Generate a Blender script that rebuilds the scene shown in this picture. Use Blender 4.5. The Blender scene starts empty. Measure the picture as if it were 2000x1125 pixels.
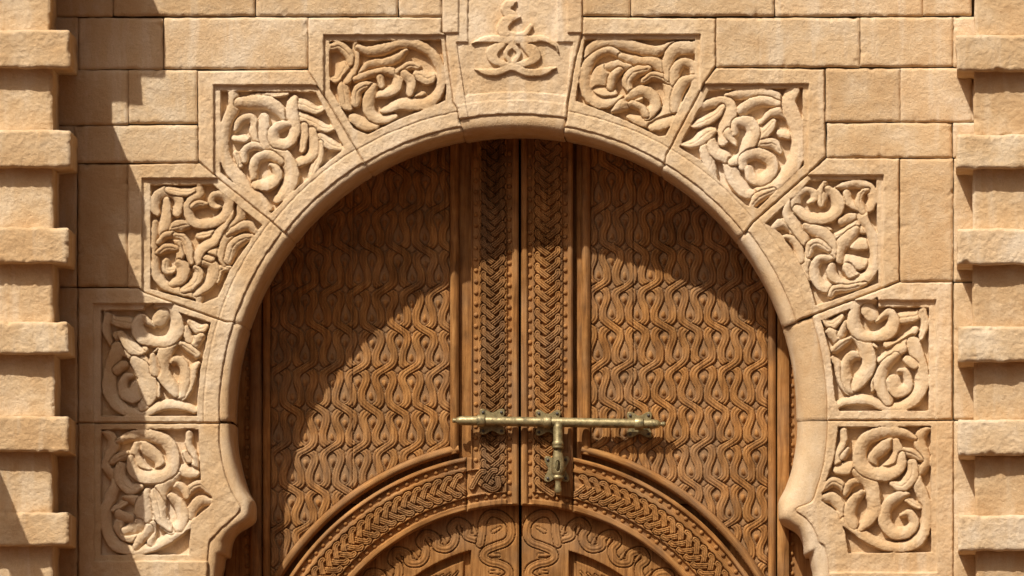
import bpy, math
import numpy as np
from mathutils import Vector, Matrix

# ------------------------------------------------------------------ camera, sky, sun, exposure
# All layout is measured on the wall face in units of U metres (x right, y down, z out of the wall).
U = 0.002
GY = 2640.0            # level of the ground on that scale
VX, VY, VD = 1870.0, 2000.0, 13600.0   # the camera stands in front of this point of the wall, VD away

ZS = 1.9               # depth units are this much larger than the units along the wall

def W(x, y, z):
    return ((x - 1000.0) * U, -z * U * ZS, (GY - y) * U)

scene = bpy.context.scene
cam_d = bpy.data.cameras.new('camera')
cam = bpy.data.objects.new('camera', cam_d)
scene.collection.objects.link(cam)
cam.location = W(VX, VY, VD)
cam.rotation_euler = (math.radians(90), 0, 0)
cam_d.sensor_width = 36.0
cam_d.lens = 36.0 * VD * ZS / 2000.0
cam_d.shift_x = (1000.0 - VX) / 2000.0
cam_d.shift_y = (VY - 562.5) / 2000.0
cam_d.clip_start = 0.1
cam_d.clip_end = 3000.0
scene.camera = cam

SUN = Vector((0.91, 0.79 * ZS, -2.16)).normalized()      # direction the light travels
world = bpy.data.worlds.new('World')
scene.world = world
world.use_nodes = True
wn = world.node_tree.nodes
sky = wn.new('ShaderNodeTexSky')
sky.sky_type = 'NISHITA'
sky.sun_disc = False
sky.sun_elevation = math.asin(-SUN.z)
sky.sun_rotation = math.atan2(-SUN.x, -SUN.y)
sky.dust_density = 10.0
sky.air_density = 0.1
sky.ozone_density = 0.0
wn['Background'].inputs['Strength'].default_value = 0.055
world.node_tree.links.new(sky.outputs[0], wn['Background'].inputs[0])

sun_d = bpy.data.lights.new('sun', 'SUN')
sun_d.energy = 5.0
sun_d.angle = math.radians(0.5)
sun_d.color = (1.0, 0.975, 0.92)
sun = bpy.data.objects.new('sun', sun_d)
scene.collection.objects.link(sun)
sun.rotation_euler = SUN.to_track_quat('-Z', 'Y').to_euler()
sun.location = (-6, -6, 14)

vs = scene.view_settings
vs.view_transform = 'Standard'
vs.look = 'None'
vs.gamma = 1.0
vs.use_curve_mapping = False
vs.exposure = 0.10

# ------------------------------------------------------------------ noise
def _hash(ix, iy, seed):
    h = (ix.astype(np.int64) * 374761393 + iy.astype(np.int64) * 668265263 + seed * 1442695041) & 0xFFFFFFFF
    h = ((h ^ (h >> 13)) * 1274126177) & 0xFFFFFFFF
    return ((h ^ (h >> 16)) & 0xFFFF) / 65535.0 * 2 - 1

def vn(x, y, seed=0):
    x = np.asarray(x, float); y = np.asarray(y, float)
    ix = np.floor(x); iy = np.floor(y)
    fx = x - ix; fy = y - iy
    fx = fx * fx * (3 - 2 * fx); fy = fy * fy * (3 - 2 * fy)
    a = _hash(ix, iy, seed); b = _hash(ix + 1, iy, seed)
    c = _hash(ix, iy + 1, seed); d = _hash(ix + 1, iy + 1, seed)
    return (a + (b - a) * fx) * (1 - fy) + (c + (d - c) * fx) * fy

def fbm(x, y, s, seed=0, octv=3):
    t = 0; a = 1.0
    for o in range(octv):
        t = t + a * vn(np.asarray(x) / s, np.asarray(y) / s, seed + o * 17)
        s *= 0.47; a *= 0.5
    return t

def sm(a, b, x):
    t = np.clip((x - a) / (b - a), 0, 1)
    return t * t * (3 - 2 * t)

# ------------------------------------------------------------------ polygon helpers
def inside(poly, X, Y):
    r = np.zeros(X.shape, bool)
    n = len(poly)
    for i in range(n):
        x1, y1 = poly[i]; x2, y2 = poly[(i + 1) % n]
        if y1 == y2: continue
        c = ((y1 > Y) != (y2 > Y)) & (X < (x2 - x1) * (Y - y1) / (y2 - y1) + x1)
        r ^= c
    return r

def pdist(poly, X, Y, closed=True, nearest=False):
    best = np.full(X.shape, 1e9)
    bx = X.copy() if nearest else None; by = Y.copy() if nearest else None
    n = len(poly)
    for i in range(n if closed else n - 1):
        x1, y1 = poly[i]; x2, y2 = poly[(i + 1) % n]
        dx, dy = x2 - x1, y2 - y1
        l2 = dx * dx + dy * dy
        if l2 < 1e-9: continue
        t = np.clip(((X - x1) * dx + (Y - y1) * dy) / l2, 0, 1)
        qx = x1 + t * dx; qy = y1 + t * dy
        d = np.hypot(X - qx, Y - qy)
        if nearest:
            m = d < best
            bx[m] = qx[m]; by[m] = qy[m]
        best = np.minimum(best, d)
    return (best, bx, by) if nearest else best

def sdist(poly, X, Y):           # > 0 inside
    d = pdist(poly, X, Y)
    return np.where(inside(poly, X, Y), d, -d)

def catmull(p, n=7):
    p = np.asarray(p, float)
    if len(p) < 3:
        t = np.linspace(0, 1, n)[:, None]
        return p[0] * (1 - t) + p[-1] * t
    q = np.vstack([2 * p[0] - p[1], p, 2 * p[-1] - p[-2]])
    out = []
    for i in range(1, len(q) - 2):
        for t in np.linspace(0, 1, n, endpoint=False):
            a, b, c, d = q[i - 1], q[i], q[i + 1], q[i + 2]
            out.append(0.5 * (2 * b + (c - a) * t + (2 * a - 5 * b + 4 * c - d) * t * t + (3 * b - 3 * c + d - a) * t ** 3))
    out.append(p[-1])
    return np.array(out)

def stroke_window(GX, GYy, pts, pad):
    xs = GX[0]; ys = GYy[:, 0]
    wmax = pts[:, 2].max() / 2 + pad
    j0 = np.searchsorted(xs, pts[:, 0].min() - wmax); j1 = np.searchsorted(xs, pts[:, 0].max() + wmax)
    i0 = np.searchsorted(ys, pts[:, 1].min() - wmax); i1 = np.searchsorted(ys, pts[:, 1].max() + wmax)
    if i1 <= i0 or j1 <= j0: return None
    return (slice(i0, i1), slice(j0, j1))

def stroke_dist(X, Y, pts, side=False):
    """distance to the line and half width at the nearest place (and the side of it, if asked)"""
    bd = np.full(X.shape, 1e9); bw = np.ones(X.shape); bs = np.zeros(X.shape)
    bestn = np.full(X.shape, 1e9)
    for i in range(len(pts) - 1):
        x1, y1, w1 = pts[i]; x2, y2, w2 = pts[i + 1]
        dx, dy = x2 - x1, y2 - y1
        l2 = dx * dx + dy * dy + 1e-9
        t = np.clip(((X - x1) * dx + (Y - y1) * dy) / l2, 0, 1)
        d = np.hypot(X - x1 - t * dx, Y - y1 - t * dy)
        w = (w1 + (w2 - w1) * t) / 2
        q = d - w
        m = q < bestn
        bestn[m] = q[m]; bd[m] = d[m]; bw[m] = w[m]
        if side:
            cr = (dx * (Y - y1) - dy * (X - x1)) / math.sqrt(l2)
            bs[m] = cr[m]
    return (bd, bw, bs) if side else (bd, bw)

# ------------------------------------------------------------------ scene objects
def new_mesh_obj(name, co, faces, mat, parent=None, gr=None, smooth=None):
    """co: (n,3) world coordinates; origin is moved to the middle of the mesh"""
    co = np.asarray(co, float)
    c = (co.min(0) + co.max(0)) / 2
    me = bpy.data.meshes.new(name)
    co2 = (co - c).astype(np.float32)
    if isinstance(faces, np.ndarray) and faces.ndim == 2:
        n, k = faces.shape
        me.vertices.add(len(co2)); me.vertices.foreach_set('co', co2.ravel())
        me.loops.add(n * k); me.loops.foreach_set('vertex_index', faces.astype(np.int32).ravel())
        me.polygons.add(n)
        me.polygons.foreach_set('loop_start', (np.arange(n) * k).astype(np.int32))
        me.update(calc_edges=True)
    else:
        me.from_pydata([tuple(v) for v in co2], [], [tuple(int(i) for i in f) for f in faces])
        me.update()
    np_ = len(me.polygons)
    if smooth is None: smooth = np.ones(np_, bool)
    me.polygons.foreach_set('use_smooth', np.asarray(smooth, bool))
    if gr is not None:
        at = me.attributes.new('gr', 'FLOAT_VECTOR', 'POINT')
        g3 = np.zeros((len(co2), 3), np.float32); g3[:, :2] = np.asarray(gr) * U
        at.data.foreach_set('vector', g3.ravel())
    me.materials.append(mat)
    o = bpy.data.objects.new(name, me)
    scene.collection.objects.link(o)
    o.location = c
    if parent is not None: set_parent(o, parent)
    return o

def set_parent(o, p):
    o.parent = p
    off = Vector((0, 0, 0)); q = p
    while q is not None:
        off += q.location; q = q.parent
    o.location = Vector(o.location) - off

def thing(name, label, cat, at, group=None):
    o = bpy.data.objects.new(name, None)
    o.empty_display_size = 0.1
    scene.collection.objects.link(o)
    o.location = W(*at)
    o['label'] = label; o['category'] = cat
    if group: o['group'] = group
    return o

def kz(z):
    return (VD - z) / VD

def hf(poly, sp, zfun, back=None, zref=0.0, labelfun=None, grfun=None):
    """Carved face: a fine grid cut to a polygon, heights from zfun, sides running back to z=back.
    returns {label: (co, faces, gr, smooth)}"""
    poly = np.asarray(poly, float)
    x0, y0 = poly.min(0) - sp; x1, y1 = poly.max(0) + sp
    xs = np.arange(x0, x1 + sp, sp); ys = np.arange(y0, y1 + sp, sp)
    GX, GYy = np.meshgrid(xs, ys)
    ny, nx = GX.shape
    cx = (GX[:-1, :-1] + sp / 2); cy = (GYy[:-1, :-1] + sp / 2)
    keep = inside(poly, cx, cy)
    Z = zfun(GX, GYy)
    cnt = np.zeros((ny, nx), int)
    cnt[:-1, :-1] += keep; cnt[1:, :-1] += keep; cnt[:-1, 1:] += keep; cnt[1:, 1:] += keep
    bnd = (cnt > 0) & (cnt < 4)
    PX = GX.copy(); PY = GYy.copy()
    _, qx, qy = pdist(poly, GX[bnd], GYy[bnd], nearest=True)
    mv = np.hypot(qx - GX[bnd], qy - GYy[bnd]) < sp * 1.6
    tx = GX[bnd]; ty = GYy[bnd]
    tx[mv] = qx[mv]; ty[mv] = qy[mv]
    # sharp corners
    n = len(poly)
    for i in range(n):
        a = poly[i] - poly[i - 1]; b = poly[(i + 1) % n] - poly[i]
        la, lb = np.hypot(*a), np.hypot(*b)
        if la < 2 or lb < 2: continue
        if abs(a[0] * b[1] - a[1] * b[0]) / (la * lb) > 0.5:
            k = np.argmin(np.hypot(tx - poly[i][0], ty - poly[i][1]))
            tx[k], ty[k] = poly[i]
    PX[bnd] = tx; PY[bnd] = ty
    k = kz(zref)
    X3 = VX + (PX - VX) * k; Y3 = VY + (PY - VY) * k
    CO = np.stack([(X3 - 1000) * U, -Z * U * ZS, (GY - Y3) * U], -1).reshape(-1, 3)
    G = np.stack([PX, PY], -1).reshape(-1, 2) if grfun is None else np.stack(grfun(PX, PY), -1).reshape(-1, 2)
    idx = np.arange(ny * nx).reshape(ny, nx)
    Q = np.stack([idx[:-1, :-1], idx[1:, :-1], idx[1:, 1:], idx[:-1, 1:]], -1)
    lab = np.zeros(keep.shape, int) if labelfun is None else labelfun(cx, cy)
    out = {}
    for L in np.unique(lab[keep]):
        m = keep & (lab == L)
        f = Q[m]
        used, inv = np.unique(f, return_inverse=True)
        f2 = inv.reshape(f.shape)
        co = CO[used]; g = G[used]; s = np.ones(len(f2), bool)
        if L == 0 and back is not None:
            E = []
            kp = np.pad(keep, 1)
            c = kp[1:-1, 1:-1]
            up = c & ~kp[:-2, 1:-1]; dn = c & ~kp[2:, 1:-1]; lf = c & ~kp[1:-1, :-2]; rt = c & ~kp[1:-1, 2:]
            E.append(np.stack([idx[:-1, 1:][up], idx[:-1, :-1][up]], -1)[:, ::-1])
            E.append(np.stack([idx[1:, :-1][dn], idx[1:, 1:][dn]], -1)[:, ::-1])
            E.append(np.stack([idx[:-1, :-1][lf], idx[1:, :-1][lf]], -1)[:, ::-1])
            E.append(np.stack([idx[1:, 1:][rt], idx[:-1, 1:][rt]], -1)[:, ::-1])
            E = np.vstack(E)
            u2, inv2 = np.unique(E, return_inverse=True)
            e2 = inv2.reshape(E.shape)
            top = CO[u2]; bot = top.copy(); bot[:, 1] = -back * U * ZS
            b0 = len(co)
            co = np.vstack([co, top, bot]); g = np.vstack([g, G[u2], G[u2] + 10])
            nt = len(u2)
            sf = np.stack([e2[:, 0] + b0, e2[:, 1] + b0, e2[:, 1] + b0 + nt, e2[:, 0] + b0 + nt], -1)
            f2 = np.vstack([f2, sf]); s = np.concatenate([s, np.zeros(len(sf), bool)])
        out[int(L)] = (co, f2, g, s)
    return out

# ------------------------------------------------------------------ materials
def mat_new(name):
    m = bpy.data.materials.new(name); m.use_nodes = True
    nt = m.node_tree
    return m, nt, nt.nodes, nt.links, nt.nodes['Principled BSDF']

def ramp(nodes, cols):
    r = nodes.new('ShaderNodeValToRGB')
    e = r.color_ramp.elements
    while len(e) < len(cols): e.new(0.5)
    for i, (p, c) in enumerate(cols):
        e[i].position = p; e[i].color = (*c, 1)
    return r

def noise(nodes, links, vec, scale, detail=4, rough=0.6):
    n = nodes.new('ShaderNodeTexNoise')
    n.inputs['Scale'].default_value = scale; n.inputs['Detail'].default_value = detail
    n.inputs['Roughness'].default_value = rough
    links.new(vec, n.inputs['Vector'])
    return n

def mixc(nodes, links, fac, a, b, mode='MIX'):
    m = nodes.new('ShaderNodeMix'); m.data_type = 'RGBA'; m.blend_type = mode
    for s, v in ((0, fac), (6, a), (7, b)):
        if hasattr(v, 'default_value') or hasattr(v, 'is_linked'): links.new(v, m.inputs[s])
        elif s == 0: m.inputs[0].default_value = v
        else: m.inputs[s].default_value = (*v, 1)
    return m.outputs[2]

def stone_mat(name, base, warm, pale, bump, pit=0.35):
    m, nt, N, L, b = mat_new(name)
    geo = N.new('ShaderNodeNewGeometry'); pos = geo.outputs['Position']
    oi = N.new('ShaderNodeObjectInfo')
    n1 = noise(N, L, pos, 5.5, 5, 0.62)
    r1 = ramp(N, [(0.34, warm), (0.52, base), (0.70, pale)])
    L.new(n1.outputs[0], r1.inputs[0])
    # vertical weather streaks
    mp = N.new('ShaderNodeMapping'); mp.inputs['Scale'].default_value = (14, 14, 1.7)
    L.new(pos, mp.inputs['Vector'])
    n2 = noise(N, L, mp.outputs[0], 1.0, 4, 0.55)
    r2 = ramp(N, [(0.53, (0, 0, 0)), (0.68, (0.75, 0.75, 0.75))])
    L.new(n2.outputs[0], r2.inputs[0])
    c = mixc(N, L, r2.outputs[0], r1.outputs[0], pale)
    # grain
    n3 = noise(N, L, pos, 260, 3, 0.7)
    r3 = ramp(N, [(0.30, (0.80, 0.77, 0.72)), (0.62, (1.06, 1.06, 1.06))])
    L.new(n3.outputs[0], r3.inputs[0])
    c = mixc(N, L, 0.6, c, r3.outputs[0], 'MULTIPLY')
    # block to block tone
    n5 = noise(N, L, pos, 2.6, 6, 0.7)
    r5 = ramp(N, [(0.30, (0.87, 0.83, 0.78)), (0.46, (1, 1, 1))])
    L.new(n5.outputs[0], r5.inputs[0])
    c = mixc(N, L, 1.0, c, r5.outputs[0], 'MULTIPLY')
    rr = ramp(N, [(0.0, (0.88, 0.82, 0.74)), (0.35, (1.0, 0.98, 0.94)), (0.7, (1, 1, 1)), (1.0, (1.07, 1.07, 1.08))])
    L.new(oi.outputs['Random'], rr.inputs[0])
    c = mixc(N, L, 1.0, c, rr.outputs[0], 'MULTIPLY')
    L.new(c, b.inputs['Base Color'])
    b.inputs['Roughness'].default_value = 0.92
    b.inputs['Specular IOR Level'].default_value = 0.15
    nb = noise(N, L, pos, 95, 7, 0.74)
    vo = N.new('ShaderNodeTexVoronoi'); vo.inputs['Scale'].default_value = 55
    L.new(pos, vo.inputs['Vector'])
    vr = ramp(N, [(0.0, (0, 0, 0)), (0.16, (1, 1, 1))])
    L.new(vo.outputs['Distance'], vr.inputs[0])
    n4 = noise(N, L, pos, 18, 2, 0.5)
    gate = ramp(N, [(0.60, (0, 0, 0)), (0.68, (1, 1, 1))])
    L.new(n4.outputs[0], gate.inputs[0])
    pits = mixc(N, L, gate.outputs[0], (1, 1, 1), vr.outputs[0])
    ad = N.new('ShaderNodeMath'); ad.operation = 'MULTIPLY_ADD'
    L.new(pits, ad.inputs[0]); ad.inputs[1].default_value = pit; L.new(nb.outputs[0], ad.inputs[2])
    bp = N.new('ShaderNodeBump'); bp.inputs['Strength'].default_value = 1.0
    bp.inputs['Distance'].default_value = bump
    L.new(ad.outputs[0], bp.inputs['Height'])
    L.new(bp.outputs[0], b.inputs['Normal'])
    return m

def wood_mat(name, dark, mid, light):
    m, nt, N, L, b = mat_new(name)
    at = N.new('ShaderNodeAttribute'); at.attribute_name = 'gr'
    oi = N.new('ShaderNodeObjectInfo')
    off = N.new('ShaderNodeVectorMath'); off.operation = 'ADD'
    cmb = N.new('ShaderNodeCombineXYZ')
    mul = N.new('ShaderNodeMath'); mul.operation = 'MULTIPLY'; mul.inputs[1].default_value = 7.0
    L.new(oi.outputs['Random'], mul.inputs[0]); L.new(mul.outputs[0], cmb.inputs[2])
    L.new(at.outputs['Vector'], off.inputs[0]); L.new(cmb.outputs[0], off.inputs[1])
    mp = N.new('ShaderNodeMapping'); mp.inputs['Scale'].default_value = (70, 5, 1)
    L.new(off.outputs[0], mp.inputs['Vector'])
    n1 = noise(N, L, mp.outputs[0], 1.0, 6, 0.62); n1.inputs['Distortion'].default_value = 0.4
    r1 = ramp(N, [(0.30, dark), (0.50, mid), (0.72, light)])
    L.new(n1.outputs[0], r1.inputs[0])
    n2 = noise(N, L, off.outputs[0], 9, 3, 0.6)
    r2 = ramp(N, [(0.34, (0.62, 0.60, 0.60)), (0.64, (1.14, 1.10, 1.06))])
    L.new(n2.outputs[0], r2.inputs[0])
    c = mixc(N, L, 0.85, r1.outputs[0], r2.outputs[0], 'MULTIPLY')
    mp2 = N.new('ShaderNodeMapping'); mp2.inputs['Scale'].default_value = (420, 14, 1)
    L.new(off.outputs[0], mp2.inputs['Vector'])
    n3 = noise(N, L, mp2.outputs[0], 1.0, 3, 0.6)
    r3 = ramp(N, [(0.34, (0.68, 0.65, 0.62)), (0.50, (1, 1, 1))])
    L.new(n3.outputs[0], r3.inputs[0])
    c = mixc(N, L, 0.7, c, r3.outputs[0], 'MULTIPLY')
    n6 = noise(N, L, off.outputs[0], 3.2, 5, 0.65)
    r6 = ramp(N, [(0.46, (0, 0, 0)), (0.66, (0.35, 0.35, 0.35))])
    L.new(n6.outputs[0], r6.inputs[0])
    c = mixc(N, L, r6.outputs[0], c, (0.30, 0.19, 0.105))
    aw = N.new('ShaderNodeAttribute'); aw.attribute_name = 'wear'
    mw = N.new('ShaderNodeMath'); mw.operation = 'MULTIPLY'; mw.inputs[1].default_value = 0.4
    L.new(aw.outputs['Fac'], mw.inputs[0])
    c = mixc(N, L, mw.outputs[0], c, (0.265, 0.172, 0.095))
    L.new(c, b.inputs['Base Color'])
    b.inputs['Roughness'].default_value = 0.78
    b.inputs['Specular IOR Level'].default_value = 0.1
    bp = N.new('ShaderNodeBump'); bp.inputs['Distance'].default_value = 0.0012
    bp.inputs['Strength'].default_value = 0.8
    L.new(n3.outputs[0], bp.inputs['Height'])
    L.new(bp.outputs[0], b.inputs['Normal'])
    return m

def brass_mat():
    m, nt, N, L, b = mat_new('aged_brass')
    geo = N.new('ShaderNodeNewGeometry'); pos = geo.outputs['Position']
    n1 = noise(N, L, pos, 45, 5, 0.65)
    r1 = ramp(N, [(0.32, (0.10, 0.08, 0.038)), (0.50, (0.27, 0.205, 0.09)), (0.72, (0.42, 0.34, 0.17))])
    L.new(n1.outputs[0], r1.inputs[0])
    L.new(r1.outputs[0], b.inputs['Base Color'])
    b.inputs['Metallic'].default_value = 0.55
    r2 = ramp(N, [(0.3, (0.6, 0.6, 0.6)), (0.7, (0.38, 0.38, 0.38))])
    L.new(n1.outputs[0], r2.inputs[0]); L.new(r2.outputs[0], b.inputs['Roughness'])
    n2 = noise(N, L, pos, 300, 3, 0.6)
    bp = N.new('ShaderNodeBump'); bp.inputs['Distance'].default_value = 0.0006
    L.new(n2.outputs[0], bp.inputs['Height']); L.new(bp.outputs[0], b.inputs['Normal'])
    return m

def plain_mat(name, col, rough=0.9, sc=3.0):
    m, nt, N, L, b = mat_new(name)
    geo = N.new('ShaderNodeNewGeometry')
    n1 = noise(N, L, geo.outputs['Position'], sc, 5, 0.6)
    r = ramp(N, [(0.3, tuple(c * 0.8 for c in col)), (0.7, tuple(min(1, c * 1.15) for c in col))])
    L.new(n1.outputs[0], r.inputs[0]); L.new(r.outputs[0], b.inputs['Base Color'])
    b.inputs['Roughness'].default_value = rough
    return m

M_CARVED = stone_mat('carved_sandstone', (0.605, 0.437, 0.262), (0.555, 0.37, 0.198), (0.665, 0.52, 0.355), 0.0036, 0.3)
M_BLOCK = stone_mat('rough_sandstone', (0.605, 0.43, 0.25), (0.575, 0.38, 0.20), (0.665, 0.525, 0.36), 0.0058, 0.5)
M_CORE = stone_mat('mortar', (0.60, 0.40, 0.20), (0.50, 0.30, 0.13), (0.66, 0.48, 0.28), 0.002)
M_WOOD = wood_mat('carved_oak', (0.17, 0.072, 0.021), (0.325, 0.150, 0.044), (0.44, 0.226, 0.076))
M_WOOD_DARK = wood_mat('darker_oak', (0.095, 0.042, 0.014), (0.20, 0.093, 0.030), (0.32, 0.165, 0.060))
M_BRASS = brass_mat()
M_DARK = plain_mat('dark_iron', (0.05, 0.04, 0.03), 0.5, 60)
M_SAND = plain_mat('sandy_ground', (0.085, 0.032, 0.008), 0.95, 0.6)

# ------------------------------------------------------------------ ground
g = 600.0
og = new_mesh_obj('ground', [(-g, -g, 0), (g, -g, 0), (g, g, 0), (-g, g, 0)], [(0, 1, 2, 3)], M_SAND)
og['kind'] = 'structure'

# ------------------------------------------------------------------ arch contour
CX, CY, CR = 1005.5, 808.0, 551.0
def on_circle(deg, r):
    a = math.radians(deg)
    return (CX + r * math.sin(a), CY - r * math.cos(a))

FOOT_R = [  # seam, edge
    ((1616, 850), (1555, 850)), ((1612, 888), (1550.5, 888)), ((1606, 920), (1543, 922)), ((1597, 950), (1532, 953)),
    ((1586, 979), (1520, 976)), ((1560, 990), (1519, 995)), ((1556, 999), (1521, 1014)), ((1572, 1010), (1536, 1025)),
    ((1584, 1024), (1551, 1034)), ((1592, 1038), (1561, 1046)), ((1598, 1052), (1567, 1062)), ((1601, 1060), (1570, 1083)),
    ((1609, 1064), (1579, 1086)), ((1615, 1082), (1582, 1104)), ((1620, 1115), (1587, 1130)), ((1622, 1210), (1590, 1210))]
FOOT_L = [
    ((428, 865), (456.5, 865)), ((434, 905), (463, 905)), ((443, 938), (472, 937)), ((454, 964), (481, 960)),
    ((466, 984), (491, 977)), ((469, 992), (492.5, 996)), ((464, 1003), (490, 1014)), ((449, 1017), (475, 1025)),
    ((433, 1031), (460, 1034)), ((420, 1045), (450, 1046)), ((410, 1056), (444, 1062)), ((407, 1066), (441, 1083)),
    ((406, 1078), (432, 1086)), ((405, 1095), (429, 1104)), ((404, 1125), (424, 1130)), ((402, 1210), (421, 1210))]

JA = [10.5, 31.0, 51.8, 72.0, 91.4]

# ------------------------------------------------------------------ carved scrolls: lines measured on each stone (x, y, width), 4 units to one
SC = {}
SC['R5'] = ((1110, 30), [
    [(230, 560, 150), (270, 460, 150), (330, 430, 110)],
    [(240, 620, 130), (330, 620, 110)],
    [(320, 400, 70), (400, 390, 90), (470, 400, 60)],
    [(330, 560, 60), (350, 480, 70), (400, 430, 60)],
    [(150, 320, 60), (180, 260, 80), (270, 218, 90), (400, 218, 85), (520, 245, 90), (640, 278, 90), (740, 262, 70), (830, 198, 24)],
    [(440, 335, 50), (330, 272, 55), (230, 302, 60), (150, 390, 85), (128, 500, 85), (150, 615, 85), (250, 680, 90), (360, 660, 60), (420, 625, 30)],
    [(350, 745, 40), (430, 695, 90), (540, 640, 80)],
    [(420, 320, 60), (560, 360, 80), (690, 375, 90), (760, 460, 95), (795, 570, 95), (790, 690, 95), (740, 790, 90), (650, 835, 85), (540, 815, 70), (470, 790, 40)],
    [(620, 420, 60), (520, 440, 85), (460, 510, 85), (485, 590, 50)],
    [(590, 510, 50), (650, 470, 60), (720, 480, 60), (780, 520, 40)],
    [(470, 640, 60), (570, 590, 90), (650, 625, 90), (680, 700, 85), (620, 775, 80)],
    [(500, 690, 60), (570, 720, 60), (600, 770, 60)],
    [(790, 480, 70), (785, 340, 90), (850, 255, 100), (975, 250, 100)],
    [(830, 520, 70), (840, 420, 80), (900, 365, 70), (970, 390, 70), (980, 440, 60)],
    [(840, 730, 80), (850, 620, 90), (900, 525, 90), (985, 490, 60)],
    [(650, 870, 60), (740, 840, 90), (850, 790, 55)],
])
SC['R4'] = ((1310, 150), [
    [(440, 150, 50), (560, 135, 80), (700, 130, 90), (820, 160, 90), (850, 200, 60)],
    [(560, 255, 90), (640, 205, 85), (740, 190, 80), (840, 215, 60)],
    [(860, 440, 70), (940, 455, 60)],
    [(720, 355, 50), (790, 285, 70), (880, 280, 80), (950, 330, 60)],
    [(700, 460, 90), (760, 400, 90), (800, 350, 50)],
    [(700, 525, 60), (800, 520, 80), (850, 580, 50)],
    [(955, 105, 100), (920, 195, 110), (960, 320, 115), (1000, 450, 115), (990, 600, 115), (930, 730, 115), (840, 830, 110), (720, 870, 90), (640, 915, 70), (560, 890, 90)],
    [(440, 640, 90), (470, 710, 110), (500, 800, 110), (580, 890, 100), (640, 915, 60)],
    [(300, 440, 90), (270, 540, 90), (290, 640, 100), (325, 730, 70), (345, 800, 40)],
    [(310, 470, 60), (350, 580, 90), (430, 625, 90)],
    [(250, 225, 60), (360, 200, 90), (450, 215, 100), (450, 330, 125), (430, 430, 125), (405, 505, 70)],
    [(460, 440, 90), (510, 535, 30)],
    [(160, 385, 30), (240, 355, 75), (350, 295, 75), (400, 235, 50)],
    [(80, 525, 30), (180, 515, 75), (280, 440, 100), (335, 415, 50)],
    [(505, 440, 50), (510, 365, 70), (600, 355, 100), (645, 425, 105), (605, 530, 110), (560, 620, 90), (480, 660, 70)],
    [(560, 700, 60), (580, 630, 80), (680, 600, 90), (780, 650, 95), (790, 730, 90), (720, 800, 90), (640, 790, 90), (610, 720, 70)],
    [(640, 1000, 50), (690, 940, 80), (800, 890, 50)],
])
SC['R3'] = ((1470, 325), [
    [(380, 700, 80), (430, 800, 100), (450, 870, 50)],
    [(160, 490, 50), (220, 445, 80), (300, 470, 80), (360, 560, 80)],
    [(215, 550, 30), (290, 560, 55), (350, 620, 70), (370, 720, 70)],
    [(820, 490, 60), (900, 490, 70)],
    [(800, 600, 100), (890, 600, 90)],
    [(720, 720, 80), (790, 750, 110), (890, 755, 80)],
    [(740, 790, 80), (790, 850, 80), (850, 855, 40)],
    [(700, 430, 70), (760, 410, 90), (830, 395, 60)],
    [(655, 545, 60), (700, 525, 70), (780, 480, 80), (815, 440, 50)],
    [(680, 730, 60), (690, 620, 95), (750, 560, 95), (805, 500, 70)],
    [(450, 450, 60), (540, 480, 65), (612, 490, 30)],
    [(290, 290, 60), (275, 370, 85), (340, 470, 90), (400, 560, 80), (430, 620, 50)],
    [(430, 470, 80), (560, 535, 100), (610, 610, 90), (620, 700, 60)],
    [(440, 690, 50), (455, 620, 75), (510, 600, 75), (590, 650, 50)],
    [(620, 780, 60), (620, 840, 80), (680, 905, 80), (760, 920, 80), (850, 890, 85), (925, 820, 85), (955, 700, 80), (940, 560, 85), (900, 470, 70), (860, 400, 80), (860, 330, 80)],
    [(600, 720, 55), (530, 720, 65), (485, 780, 75), (490, 860, 80), (540, 930, 90), (630, 950, 70)],
    [(640, 165, 30), (720, 150, 60), (820, 135, 70), (910, 165, 80), (940, 240, 75), (915, 320, 70)],
    [(735, 210, 60), (755, 275, 70), (830, 320, 60)],
    [(860, 340, 60), (835, 270, 60), (855, 205, 50), (900, 185, 40)],
    [(540, 290, 60), (545, 210, 90), (565, 130, 45)],
    [(430, 400, 40), (350, 335, 75), (345, 245, 75), (400, 190, 60), (465, 195, 60), (480, 245, 55), (440, 275, 40)],
    [(350, 330, 70), (420, 385, 85), (520, 405, 85), (620, 380, 90), (670, 300, 100), (640, 220, 85), (590, 180, 60)],
    [(610, 1005, 50), (650, 960, 70), (760, 950, 55), (880, 920, 40)],
])
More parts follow.
